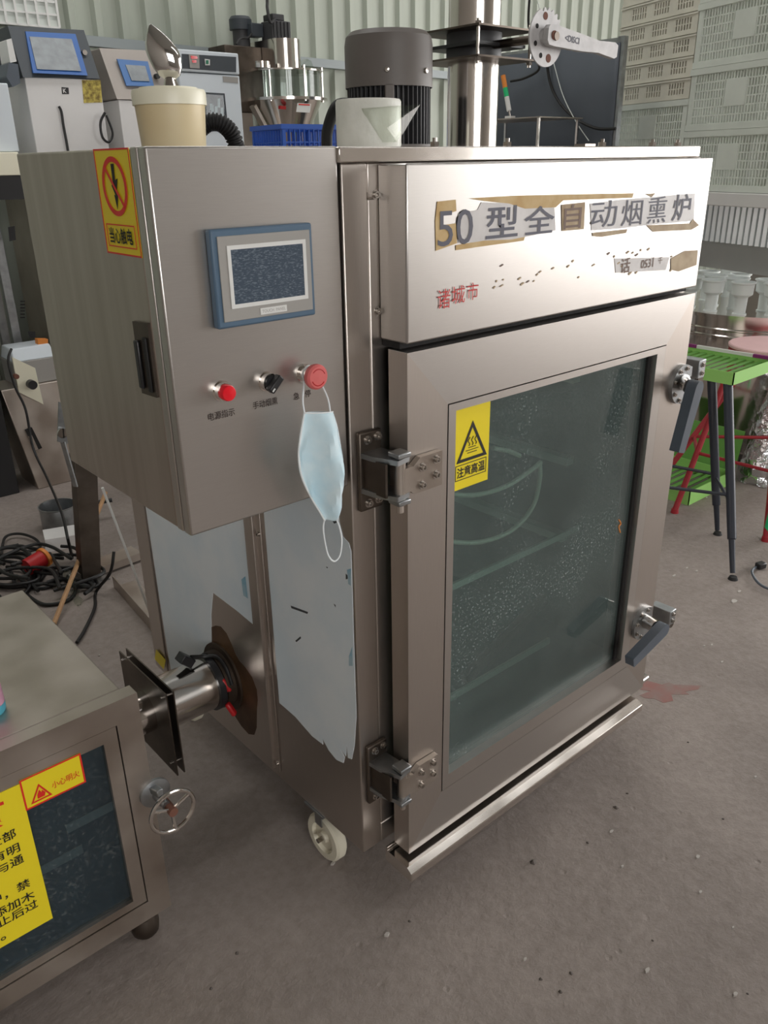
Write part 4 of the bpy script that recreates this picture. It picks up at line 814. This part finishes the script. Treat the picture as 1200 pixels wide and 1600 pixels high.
def crate(name, label, cat, loc, rotz, L, D, H, nx, nz, m, group=None, pad=True):
    c = thing(name, label, cat, loc, group, rotz, local=True)
    b = MB(); mx_, mz_ = .05*L, .10*H
    for yy, ax, LL in ((0, 'x', L), (D-.012, 'x', L), (0, 'y', D), (L-.012, 'y', D)):
        lattice(b, LL-2*mx_, H-2*mz_, yy, .010, nx if ax == 'x' else int(nx*D/L), nz, mz_, .0035*H/.3+.0032, mx_, ax)
    o = b.build('lattice_walls', m, c, kind=None); o['kind'] = 'stuff'
    b = MB()
    for (za, zb, e) in ((H-mz_, H, .008), (0, mz_, .004)):
        b.box(-e, L+e, -e, .014, za, zb); b.box(-e, L+e, D-.014, D+e, za, zb); b.box(-e, .014, .014, D-.014, za, zb); b.box(L-.014, L+e, .014, D-.014, za, zb)
    for xa in (0, L-mx_):
        for ya in (-.002, D-.012): b.box(xa, xa+mx_, ya, ya+.014, mz_, H-mz_)
    for ya in (0, D-mx_):
        for xa in (-.002, L-.012): b.box(xa, xa+.014, ya, ya+mx_, mz_, H-mz_)
    b.build('rim_frame', m, c)
    MB().box(0.002, L-.002, .002, D-.002, .001, .008).build('bottom', m, c)
    if pad: MB().box(L*.40, L*.62, -.005, .004, H*.36, H*.78).build('name_pad', m, c)
    return c
p = at(452, 226, 'y', 2.3)
crate('blue_crate', 'blue slatted plastic crate behind the oven roof beside the hopper', 'crate', (p.x, 2.35, zsn), -.12, .30, .30, .20, 11, 3, 'blue_crate', pad=False)
# black corrugated hose arching behind the tub
hp_ = smooth_path([at(300, 260, 'y', 1.25), at(305, 215, 'y', 1.25), at(325, 192, 'y', 1.22), at(350, 196, 'y', 1.2), at(368, 225, 'y', 1.2), at(374, 300, 'y', 1.2)]+[Vector((.34, 1.22, .6)), Vector((.34, 1.24, .03))], 24)
first = Vector((at(300, 260, 'y', 1.25).x, 1.25, .03)); hp_ = [first+(hp_[0]-first)*(i/40) for i in range(40)]+hp_
tag(MB().tube(hp_, [.024 if (i % 4) < 2 else .0195 for i in range(len(hp_))], n=12).build('corrugated_hose', 'rubber'), 'black corrugated hose arching up behind the cream tub', 'hose')
# ------------------------------------------------------------------ dark tarp partition, cables, grease gun, low frame behind the stack
TX = 3.25; ta = at(962, 92, 'x', TX); tbp = at(772, 112, 'x', TX)
tp_ = thing('tarp_screen', 'dark blue-grey tarp screen hanging behind the exhaust pipe', 'screen', (TX, (ta.y+tbp.y)/2, 0))
b = MB(); vs = []; fs = []; N = 30; y0_, y1_ = ta.y-.02, tbp.y
for i in range(N+1):
    y = y0_+(y1_-y0_)*i/N
    for j in range(9):
        z = .05+(2.05-.05)*j/8+(.012*(i/N) if j == 8 else 0); vs.append((TX+.012*math.sin(i*.9)*(1-j/10), y, z))
for i in range(N):
    for j in range(8): a = i*9+j; fs.append((a, a+1, a+10, a+9))
b.add(vs, fs, True); o = b.build('tarp', 'tarp', tp_); s_ = o.modifiers.new('thickness', 'SOLIDIFY'); s_.thickness = .003
MB().bar((TX+.02, y0_, 2.06), (TX+.02, y1_, 2.06), .03, .03).build('top_rail', 'galv', tp_)
for y in (y0_, y1_): MB().box(TX+.005, TX+.04, y-.02, y+.02, 0, 2.08).build('post', 'galv', tp_)
def cable(name, pts, r, label, m='black_cord', cat='cable', group=None): return tag(MB().tube(smooth_path(pts, 8), r, n=8).build(name, m), label, cat, group)
cable('hanging_cable', [at(x, y, 'x', TX-.04) for x, y in ((866, 30), (857, 60), (856, 110), (868, 150), (895, 182), (930, 200), (962, 201))], .008, 'thick black cable sagging in a curve across the tarp screen')
cable('hanging_cable', [at(x, y, 'x', TX-.06) for x, y in ((828, -10), (826, 40), (835, 85), (842, 108), (820, 122), (798, 127))], .007, 'black cable hanging behind the notched damper disc')
cable('white_wire', [at(x, y, 'x', TX-.07) for x, y in ((838, -5), (855, 60), (866, 102), (880, 150), (900, 190), (920, 220))], .0025, 'thin white wire hanging straight in front of the tarp screen', 'frost', 'wire')
g0 = at(786, 118, 'x', 2.9); g1 = at(797, 182, 'x', 2.9); gd = (g1-g0)
gg = thing('grease_gun', 'slim white tube tool with orange and green bands behind the exhaust pipe', 'tool', tuple(g1))
for s0, s1, m, nm in ((0, .30, 'orange', 'orange_band'), (.30, .52, 'clear_green', 'green_band'), (.52, .86, 'white_plastic', 'barrel')): MB().cyl(g0+gd*s0, g0+gd*s1, .013, n=14).build(nm, m, gg)
MB().cyl(g0+gd*.86, g0+gd, .006, n=10).build('nozzle', 'bolt', gg); MB().box(g1.x-.02, g1.x+.02, g1.y-.02, g1.y+.02, g1.z-.012, g1.z+.002).build('nozzle_foot', 'white_plastic', gg)
fr0 = at(798, 190, 'y', 2.5); fr1 = at(842, 190, 'y', 2.5)
wf = thing('wire_frame_table', 'low steel table frame behind the oven roof, right of the exhaust pipe', 'table', ((g1.x+.1), g1.y, 0)); zt = g1.z-.014
MB().box(g1.x-.12, g1.x+.25, g1.y-.3, g1.y+.25, zt-.006, zt).build('table_top', 'steel_dirty', wf)
for x in (g1.x-.11, g1.x+.22):
    for y in (g1.y-.29, g1.y+.22): MB().box(x, x+.012, y, y+.012, 0, zt-.006).build('leg', 'polished', wf)
dm = at(808, 226, 'y', .8); tag(MB().lathe([(0, -.04), (.055, -.04), (.055, .04), (0, .04)], (dm.x, .85, 1.522+.0), (.75, -.66, 0), n=28).build('oval_tin', 'rust'), 'half-hidden rusty brown tin lying on the oven roof behind the pipe', 'tin') if False else None

# ------------------------------------------------------------------ shelf with white crates, right
SZ = 1.332
az = math.radians(20); dr_ = Vector((math.sin(az), math.cos(az), 0)); th = math.atan2(-dr_.y, -dr_.x)
P1_ = Vector((3.50, 1.60, 0)); pl_ = P1_+dr_*.65
sh_ = thing('crate_shelf', 'tall steel shelf with a white front rail under the stacked crates', 'shelf', (pl_.x, pl_.y, 0), rotz=th, local=True)
MB().box(-.25, 1.55, .0, .60, SZ-.03, SZ-.001).build('deck', 'panel_grey', sh_); MB().box(-.26, 1.56, -.035, -.002, SZ-.065, SZ-.002).build('front_rail', 'white_paint', sh_, bevel=.004)
for x in (-.24, 1.50):
    for y in (.52,): MB().box(x, x+.05, y, y+.05, 0, SZ-.03).build('post', 'galv', sh_)
for x in (-.24,): MB().box(x, x+.05, .02, .07, 0, SZ-.03).build('post', 'galv', sh_)
b = MB(); prof = []
for i in range(44): prof += [(-.2+i*.04, .06), (-.185+i*.04, .048), (-.17+i*.04, .06)]
vs = []; fs = []
for x, d_ in prof: vs += [(x, d_, 1.08), (x, d_, SZ-.032)]
for i in range(len(prof)-1): fs.append((2*i, 2*i+2, 2*i+3, 2*i+1))
b.add(vs, fs); b.build('corrugated_apron', 'sheet_bright', sh_)
MB().box(-.2, 1.55, .064, .070, .945, 1.085).build('lower_apron', 'panel_grey', sh_)
def tray(loc, label, group):
    c = thing('stacking_tray', label, 'crate', loc, group, th, local=True); L, D, H = .65, .45, .098; b = MB()
    for ya, yb in ((0, .012), (D-.012, D)):
        b.box(0, L, ya, yb, 0, H*.25); b.box(0, L, ya, yb, H*.80, H)
        xs = [0, .07]; 
        for cx in (.09, .28, .47):
            for k in range(7): b.box(cx+k*.0215, cx+k*.0215+.0095, ya+.001, yb-.001, H*.25, H*.80)
            b.box(cx, cx+.138, ya+.002, yb-.002, H*.50, H*.55)
        for xa, xb in ((0, .09), (.228, .28), (.418, .47), (.608, L)): b.box(xa, xb, ya, yb, H*.25, H*.80)
    b.box(0, .012, .012, D-.012, 0, H); b.box(L-.012, L, .012, D-.012, 0, H)
    b.build('slotted_walls', 'crate_cream', c); MB().box(-.004, L+.004, -.006, D+.006, H-.010, H-.001).box(-.003, L+.003, -.005, D+.005, 0.001, .006).build('lips', 'crate_cream', c)
    return c
ords = ['lowest', 'second', 'third', 'fourth', 'fifth', 'sixth', 'seventh', 'eighth']
crate('white_crate', 'shallow white lattice crate at the foot of the left stack, behind the oven hood', 'crate', (pl_.x, pl_.y, SZ), th, .65, .45, .158, 30, 3, 'crate_white', 'white crates on the shelf')
crate('white_crate', 'deep white lattice crate under the slotted trays in the left stack', 'crate', (pl_.x, pl_.y, SZ+.16), th, .65, .45, .288, 30, 6, 'crate_white', 'white crates on the shelf')
for k in range(8): tray((pl_.x, pl_.y, SZ+.45+k*.1), ords[k]+' cream slotted tray from the bottom of the left stack of trays', 'cream slotted trays in the left stack')
pr_ = P1_-dr_*.008
for k in range(5):
    crate('white_crate', ('lowest white lattice crate of the right stack, resting on the white-railed shelf', 'second white lattice crate from the bottom of the right stack', 'third white lattice crate from the bottom of the right stack', 'fourth white lattice crate from the bottom of the right stack', 'topmost white lattice crate of the right stack')[k], 'crate', (pr_.x, pr_.y, SZ+k*.292), th, .65, .45, .290, 30, 6, 'crate_white', 'white crates on the shelf')
# ------------------------------------------------------------------ steel tank with white funnels
TC = Vector((3.55, 1.10, 0)); TZ = .772
tk = thing('steel_tank', 'round stainless steel tank carrying rows of white plastic funnels', 'tank', (TC.x, TC.y, 0))
MB().lathe([(0, .06), (.44, .06), (.45, .08), (.45, .655), (.455, .66), (.455, .667), (.45, .672), (.45, .69), (.455, .694), (.455, .70), (.45, .705), (.45, TZ-.02), (.46, TZ-.018), (.46, TZ), (0, TZ)], TC, n=64).build('drum', 'polished', tk)
for a in (30, 150, 270): MB().cyl((TC.x+.36*math.cos(math.radians(a)), TC.y+.36*math.sin(math.radians(a)), 0), (TC.x+.36*math.cos(math.radians(a)), TC.y+.36*math.sin(math.radians(a)), .07), .03, n=14).build('foot', 'rubber', tk)
funnel0 = None
def funnel(x, y, label, s=1.):
    global funnel0
    if funnel0 is None:
        t = thing('white_funnel', label, 'funnel', (x, y, TZ), 'white funnels on the tank', local=True)
        MB().lathe([(.034, 0), (.034, .006), (.028, .008), (.030, .085)], n=20).build('stem', 'pvc_white', t)
        MB().lathe([(.030, .083), (.050, .098), (.053, .148), (.060, .152), (.060, .158), (.049, .158), (.047, .10), (.026, .085)], n=24).build('bowl', 'pvc_white', t)
        funnel0 = t
    else: t = copy_tree(funnel0); t.location = (x, y, TZ); t['label'] = label
    return t
for rad, ang, lab in ((.39, 152, 'white funnel on the tank rim nearest the oven, mostly hidden'), (.39, 174, 'white funnel on the tank rim, second from the oven'), (.39, 196, 'white funnel on the tank rim, third from the oven'), (.39, 218, 'white funnel on the tank rim, fourth from the oven'), (.39, 240, 'white funnel on the tank rim at the right edge of the photo'),
        (.25, 150, 'white funnel of the inner ring nearest the oven'), (.25, 183, 'white funnel of the inner ring, second from the oven'), (.25, 216, 'white funnel of the inner ring, third from the oven'), (.25, 250, 'white funnel of the inner ring at the right edge of the photo'),
        (.25, 110, 'white funnel at the back of the tank top, beside the oven hood'), (.11, 150, 'white funnel in the middle of the tank top'), (.25, 60, 'white funnel standing farthest back on the tank top')):
    funnel(TC.x+rad*math.cos(math.radians(ang)), TC.y+rad*math.sin(math.radians(ang)), lab)
cb = at(1138, 476, 'z', .70); cbx = thing('cardboard_box', 'brown cardboard box standing in front of the steel tank at the right edge', 'box', (3.55, .5, 0))
MB().box(3.36, 3.84, .40, .58, .0, .655).build('carton', 'cardboard', cbx, bevel=.004); MB().box(3.48, 3.54, .3985, .401, .0, .654).build('seam_tape', 'tape_brown', cbx)
# ------------------------------------------------------------------ green tray on a black-legged stand
GZ = .70
gt = thing('green_tray_stand', 'green slatted metal tray on tapered black legs beside the oven', 'stand', (2.1, .5, 0))
p = at(1148, 583, 'z', GZ+.015); gx, gy = p.x, p.y; gx1 = gx+.36; gy1 = gy+.50; hh = .05
for (xa, xb, ya, yb) in ((gx, gx1, gy, gy+.004), (gx, gx1, gy1-.004, gy1), (gx, gx+.004, gy, gy1), (gx1-.004, gx1, gy, gy1)): MB().box(xa, xb, ya, yb, GZ-.035, GZ+.015).build('tray_side', 'green_paint', gt)
for i in range(14): y = gy+.02+i*.036; MB().box(gx+.004, gx1-.004, y, y+.018, GZ-.012, GZ-.008).build('tray_slat', 'green_dark', gt)
for (ya, yb, m) in ((gy, gy+.10, 'purple'), (gy+.10, gy+.36, 'white_paint'), (gy+.36, gy+.46, 'purple')): MB().box(gx1-.008, gx1+.004, ya, yb, GZ+.006, GZ+.020).build('edge_tape', m, gt)
fA, fB = at(1145, 905, 'z', 0), at(1121, 835, 'z', 0); off = Vector((-.30, .36, 0)); tA, tB = Vector((gx+.02, gy+.03, GZ-.035)), Vector((gx+.04, gy+.11, GZ-.035))
legs = [(fA, tA), (fB, tB), (fA+off, tA+Vector((.0, .36, 0))), (fB+off, tB+Vector((.25, .33, 0)))]
for f_, t_ in legs:
    f0 = Vector((f_.x, f_.y, .0)); lg = MB().tube([t_, t_.lerp(f0, .62), t_.lerp(f0, .80), t_.lerp(f0, .805), t_.lerp(f0, .97)], [.019, .018, .017, .0125, .010], n=12).build('leg', 'black_paint', gt); MB().cyl(f0, f0+Z_*.012, .019, .014, n=14).build('foot_pad', 'rubber', lg)
for i, j, s_ in ((0, 2, .58), (1, 3, .60), (0, 1, .62)): MB().tube([legs[i][1].lerp(legs[i][0], s_), legs[j][1].lerp(legs[j][0], s_)], .007, n=8).build('stretcher', 'black_paint', gt)
# second green tray on the floor
p = at(1076, 787, 'z', .01); lg_ = thing('floor_tray', 'second green slatted metal tray lying on the floor under the stand', 'tray', (p.x, p.y, 0))
for (xa, xb, ya, yb) in ((p.x, p.x+.4, p.y, p.y+.004), (p.x, p.x+.4, p.y+.42, p.y+.424), (p.x, p.x+.004, p.y, p.y+.42), (p.x+.396, p.x+.4, p.y, p.y+.42)): MB().box(xa, xb, ya, yb, .0, .07).build('tray_side', 'green_paint', lg_)
for i in range(10): MB().box(p.x+.004, p.x+.396, p.y+.02+i*.04, p.y+.042+i*.04, .02, .024).build('tray_slat', 'green_dark', lg_)
MB().hexa([(p.x+.40, p.y+.0, .0), (p.x+.405, p.y, .0), (p.x+.405, p.y+.42, .0), (p.x+.40, p.y+.42, .0), (p.x+.46, p.y, .26), (p.x+.465, p.y, .26), (p.x+.465, p.y+.42, .26), (p.x+.46, p.y+.42, .26)]).build('raised_flap', 'green_dark', lg_)
# red stool with pink round top
ps = Vector((2.86, .66, .0)); rs_ = thing('red_stool', 'red tube-legged stool with a round pale pink top', 'stool', (ps.x, ps.y, 0))
MB().lathe([(0, .70), (.185, .70), (.19, .705), (.19, .714), (.185, .718), (0, .718)], ps, n=48).build('round_top', 'pink_board', rs_); MB().lathe([(.17, .672), (.187, .672), (.187, .70), (.17, .70)], ps, n=48).build('rim_band', 'red_paint', rs_)
rf = [at(1054, 801, 'z', 0), at(1196, 845, 'z', 0), Vector((3.22, .40, 0)), Vector((2.72, .98, 0))]; rt_ = [at(1111, 585, 'z', .66), at(1215, 585, 'z', .66), ps+Vector((.14, -.1, .66)), at(1178, 590, 'z', .66)]
rt_ = [Vector((ps.x-.13, ps.y+.11, .675)), Vector((ps.x-.13, ps.y-.11, .675)), Vector((ps.x+.13, ps.y-.11, .675)), Vector((ps.x+.13, ps.y+.11, .675))]
rf[0] = at(1054, 801, 'z', 0); rf[3] = Vector((2.55, .98, 0))
for f_, t_ in zip(rf, rt_): f_ = Vector((f_.x, f_.y, .0)); l_ = MB().tube([t_, f_+Z_*.012], .013, n=10).build('leg', 'red_paint', rs_); MB().cyl(f_, f_+Z_*.02, .018, .016, n=12).build('foot', 'red_paint', l_)
for i, j in ((0, 1), (1, 2), (2, 3), (3, 0)): MB().tube([rt_[i].lerp(Vector((rf[i].x, rf[i].y, 0)), .62), rt_[j].lerp(Vector((rf[j].x, rf[j].y, 0)), .62)], .008, n=8).build('rung', 'red_paint', rs_)
# foil-wrapped bundle and a dark box behind it
p = at(1150, 750, 'z', 0); b = MB(); vs = []; fs = []; n1, n2_ = 26, 18; rr = random.Random(5)
for i in range(n2_):
    t = i/(n2_-1)
    for j in range(n1):
        a = 2*math.pi*j/n1; ra = (1-.55*t**1.4)*(1+.16*(rr.random()-.5)); vs.append((p.x+.17+.19*ra*math.cos(a), p.y-.08+.13*ra*math.sin(a), .002+.46*t+.03*(rr.random()-.5)*(0 < i < n2_-1)))
for i in range(n2_-1):
    for j in range(n1): k = (j+1) % n1; fs.append((i*n1+j, i*n1+k, (i+1)*n1+k, (i+1)*n1+j))
fs.append(tuple((n2_-1)*n1+j for j in range(n1))); b.add(vs, fs)
tag(b.build('foil_bundle', 'foil'), 'crumpled silver foil bundle standing on the floor by the red stool', 'bundle')
p2 = at(1198, 810, 'z', .10); tag(MB().bar((p2.x+.02, p2.y-.01, .0), (p2.x+.04, p2.y-.01, .17), .04, .04).build('green_bottle', 'clear_green', bevel=.012), 'bright green plastic piece beside the red stool leg at the right edge', 'plastic piece')
cable('plug_cord', [at(x, y, 'z', .012) for x, y in ((1181, 886), (1175, 893), (1180, 905), (1192, 916), (1215, 925))], .005, 'grey power cord with a plug on the floor at the right edge', 'handle_grey', 'cord')
p = at(1186, 884, 'z', .012); tag(MB().bar(p+Vector((-.015, 0, .003)), p+Vector((.02, -.01, .003)), .028, .024).build('mains_plug', 'black_plastic', bevel=.004), 'small black mains plug on the floor at the right edge', 'plug')

# ------------------------------------------------------------------ clutter behind, on the left
A = at(50, 757, 'z', .0); A2 = at(112, 744, 'z', .0); HYf = 3.05
xh0 = at(50, 757, 'z', 0).x; B1 = at(4, 625, 'y', 3.13); B2 = at(104, 600, 'y', 3.13)
lp_ = thing('steel_housing', 'low stainless housing with a recessed handle standing behind the generator', 'housing', (xh0+.15, 3.25, 0))
MB().hexa([(A.x, 3.10, 0), (A.x+.34, 3.10, 0), (A.x+.34, 3.34, 0), (A.x, 3.34, 0), (B1.x, 3.13, .52), (B1.x+.34, 3.13, .52), (B1.x+.34, 3.34, .52), (B1.x, 3.34, .52)]).build('shell', 'steel_dirty', lp_, bevel=.004)
hq = slab([(40, 672), (50, 668), (66, 700), (56, 704)], 3.105, .02, 'handle_recess', 'black_gap', lp_); slab([(45, 682), (50, 680), (60, 702), (55, 704)], 3.095, .012, 'handle', 'polished', lp_)
ib = thing('instrument_box', 'small pale grey instrument box with a cream knob panel on the steel housing', 'instrument', (A.x+.1, 3.2, .52))
i0 = at(22, 560, 'y', 3.12); i1 = at(92, 560, 'y', 3.12); zt = at(50, 545, 'y', 3.12).z
MB().hexa([(i0.x, 3.15, .5205), (i1.x, 3.15, .5205), (i1.x, 3.33, .5205), (i0.x, 3.33, .5205), (i0.x+.0, 3.15, zt-.06), (i1.x, 3.15, zt-.06), (i1.x, 3.33, zt-.06), (i0.x, 3.33, zt-.06)]).build('lower_case', 'hmi_grey', ib, bevel=.004)
MB().hexa([(i0.x, 3.15, zt-.06), (i1.x, 3.15, zt-.06), (i1.x, 3.33, zt-.06), (i0.x, 3.33, zt-.06), (i0.x+.015, 3.19, zt), (i1.x-.01, 3.19, zt), (i1.x-.01, 3.33, zt), (i0.x+.015, 3.33, zt)]).build('sloped_top', 'cool_white', ib, bevel=.006)
fp = slab([(19, 558), (55, 575), (68, 632), (30, 613)], 3.12, .012, 'knob_panel', 'cream_lid', ib); c = at(48, 600, 'y', 3.115); MB().cyl(c-Y_*.03, c+Y_*.01, .022, n=18).build('knob', 'black_plastic', ib)
c = at(25, 588, 'y', 3.115); MB().cyl(c-Y_*.012, c+Y_*.01, .012, n=14).build('lamp', 'rust', ib)
slab([(59, 530), (75, 530), (75, 540), (60, 541)], 3.2, .04, 'orange_clip', 'orange', ib)
cable('trailing_cable', [at(18, 545, 'y', 3.08), at(13, 565, 'y', 3.06), at(24, 605, 'y', 3.05), at(40, 640, 'y', 3.04), at(52, 700, 'y', 3.0), at(75, 750, 'y', 2.75), at(96, 800, 'y', 2.3), at(106, 842, 'z', .15), at(113, 872, 'z', .01)], .006, 'thin black cable running from the instrument box down to the floor')
k0 = at(-40, 760, 'z', 0); tag(MB().box(at(0, 620, 'y', 3.12).x-.35, at(0, 620, 'y', 3.12).x, 3.12, 3.4, 0, .70).build('black_chest', 'black_plastic', bevel=.004), 'dark black chest at the left edge beside the steel housing', 'chest')
# dark post showing under the control cabinet
ms = thing('steel_post', 'dark rectangular steel post on the floor behind the control cabinet', 'post', (.11, 1.97, 0))
MB().hexa([(.072, 1.95, .006), (.148, 1.95, .006), (.148, 2.0, .006), (.072, 2.0, .006)]+[at(116, 712, 'y', 1.95), at(152, 722, 'y', 1.95), at(152, 722, 'y', 1.95)+Y_*.05, at(116, 712, 'y', 1.95)+Y_*.05]).build('shaft', 'dark_steel', ms, bevel=.002); MB().box(.05, .17, 1.92, 2.03, 0, .006).build('base_plate', 'galv', ms)
br = slab([(92, 628), (100, 630), (110, 690), (104, 694), (90, 690)], 1.93, .006, 'bracket', 'galv', ms); c = at(96, 676, 'y', 1.92); MB().lathe([(.014, 0), (.018, .004), (.018, .012), (.008, .013), (0, .013)], c, (0, -1, 0), n=16).build('chrome_bolt', 'chrome', ms)
MB().bar(at(98, 690, 'y', 1.935), at(118, 760, 'y', 1.945), .02, .006).build('bracket_arm', 'galv', ms)
# pot, paper, rods, angle iron
p = at(96, 822, 'z', 0); pt = thing('steel_pot', 'small grey metal pot on the floor behind the dark stand leg', 'pot', (p.x, p.y, 0))
MB().lathe([(0, 0), (.075, 0), (.08, .02), (.08, .10), (.085, .105), (.078, .105), (.074, .02), (0, .01)], p, n=32).build('pot_body', 'galv', pt); MB().cyl(p+Vector((.08, -.02, .085)), p+Vector((.22, -.08, .09)), .010, n=10).build('pot_handle', 'black_plastic', pt)
p = at(100, 848, 'z', 0); b = MB(); b.hexa([p+Vector((-.10, -.05, .0)), p+Vector((.06, -.08, .0)), p+Vector((.12, .04, .0)), p+Vector((-.06, .06, .0)), p+Vector((-.09, -.05, .06)), p+Vector((.06, -.08, .05)), p+Vector((.12, .04, .045)), p+Vector((-.06, .06, .06))]); tag(b.build('paper_carton', 'white_paint'), 'flattened white carton on the floor in front of the pot', 'carton')
tag(MB().tube([at(160, 762, 'y', 1.22), at(262, 1030, 'z', .004)], .004, n=8).build('white_rod', 'white_plastic'), 'thin white rod leaning behind the oven, under the control cabinet', 'rod')
tag(MB().tube([at(165, 770, 'y', 2.35), at(84, 975, 'z', .01)], .009, n=8).build('wooden_stick', 'wood'), 'light wooden stick leaning across the cables behind the generator', 'stick')
q0, q1 = at(178, 918, 'z', 0), at(262, 1015, 'z', 0); d = (q1-q0).normalized(); s_ = Vector((-d.y, d.x, 0))
ai = MB(); ai.prism([(0, 0), (.09, 0), (.09, .004), (.004, .004), (.004, .05), (0, .05)], q0, s_, Z_, d*(q1-q0).length*1.1); tag(ai.build('angle_iron', 'steel_dirty'), 'long steel angle bar lying on the floor behind the oven', 'bar')
q0, q1 = at(120, 905, 'z', .004), at(215, 870, 'z', .004); tag(MB().bar(q0+Z_*.02, q1+Z_*.02, .09, .03).build('floor_plank', 'steel_dirty'), 'flat grey plank on the floor beside the dark stand leg', 'plank')
lab = 'black power cable in the tangled heap behind the generator'
rr = random.Random(11)
for k in range(16):
    cx, cy_ = rr.uniform(10, 110), rr.uniform(865, 925); pts = []
    a0 = rr.uniform(0, 6.28); rx, ry = rr.uniform(25, 60), rr.uniform(12, 30); nn_ = rr.randint(5, 8)
    for i in range(nn_): a = a0+i*rr.uniform(.7, 1.0); pts.append(at(cx+rx*math.cos(a), cy_+ry*math.sin(a), 'z', .008+.010*(k % 7)))
    cable('power_cable', pts, .007, lab, group='tangled cables on the floor')
cable('loop_cable', [at(x, y, 'z', .02) for x, y in ((2, 868), (8, 840), (30, 834), (55, 842), (62, 856), (40, 862))], .006, 'black cable making a wide open loop at the far edge of the cable heap')
cable('double_cable', [at(178, 862, 'y', 1.75), at(172, 895, 'y', 1.75), at(150, 925, 'z', .01), at(148, 950, 'z', .01), at(132, 985, 'z', .01), at(120, 1004, 'z', .01)], .006, 'black cable hanging down beside the dark leg and trailing forward')
p = at(58, 882, 'z', .05); cr = thing('cable_reel', 'small red and orange cable reel lying on the heap of cables', 'reel', (p.x, p.y, .03))
MB().cyl(p+Vector((-.04, 0, .0)), p+Vector((.03, .02, .01)), .034, n=24).build('red_drum', 'red_plastic', cr); MB().cyl(p+Vector((.032, .02, .01)), p+Vector((.045, .024, .012)), .040, n=24).build('orange_flange', 'orange', cr); MB().cyl(p+Vector((.045, .024, .012)), p+Vector((.052, .026, .012)), .02, n=16).build('socket_hole', 'black_plastic', cr)
p = at(118, 915, 'z', .0); b = MB(); b.tube(smooth_path([at(104, 895, 'z', .05), at(112, 905, 'z', .06), at(118, 925, 'z', .03), at(124, 945, 'z', .005)]), [.012+.006*math.sin(i*1.7) for i in range(19)], n=7); tag(b.build('plastic_strip', 'clear_film'), 'crumpled strip of clear plastic by the dark stand leg', 'plastic strip')
# litter on the floor
spots = [(1155, 925), (1147, 940), (1053, 900), (1073, 888), (1088, 893), (1104, 778), (1128, 1035), (1112, 1008), (1100, 1010), (905, 1068) , (1145, 1450), (1094, 1395), (1148, 1555), (1011, 1517), (1090, 1340), (955, 1300), (155, 1025), (352, 1085), (520, 1350), (972, 1355), (820, 1500), (1180, 1215), (604, 1462)]
for i, (px, py) in enumerate(spots):
    if py < 1060 and px < 1010 and px > 600: continue
    p = at(px, py, 'z', 0); s_ = rr.uniform(.003, .006)*(2.2 if i < 3 else 1); pts = [(s_*(1+.5*rr.random())*math.cos(a*math.pi/3+rr.random()*.5), s_*(.5+.4*rr.random())*math.sin(a*math.pi/3+rr.random()*.5)) for a in range(6)]
    tag(MB().prism(pts, p+Z_*.0005, X_, Y_, Vector((.001, 0, .002+.002*rr.random()))).build('litter_scrap', 'litter'), 'small pale scrap of litter on the concrete floor', 'litter', 'litter on the floor')
for i, (px, py) in enumerate([(833, 1347), (962, 1262), (918, 1317), (980, 1240), (892, 1521), (876, 1550), (1168, 1553), (845, 1530), (1130, 1280), (1075, 1160), (640, 1440), (1020, 1470), (370, 1490), (330, 1545), (800, 1260)]):
    p = at(px, py, 'z', 0); s_ = rr.uniform(.0025, .005)*(1.8 if i < 2 else 1); b = MB(); vs = [p+Vector((s_*math.cos(a*1.047)*(.7+.5*rr.random()), s_*math.sin(a*1.047)*(.7+.5*rr.random()), 0.0003)) for a in range(6)]; tp2 = p+Vector((0, 0, s_*.8)); b.add(vs+[tp2], [(j, (j+1) % 6, 6) for j in range(6)]+[(5, 4, 3, 2, 1, 0)])
    tag(b.build('floor_pebble', 'pebble'), 'small dark grit stone on the concrete floor', 'pebble', 'grit on the floor')
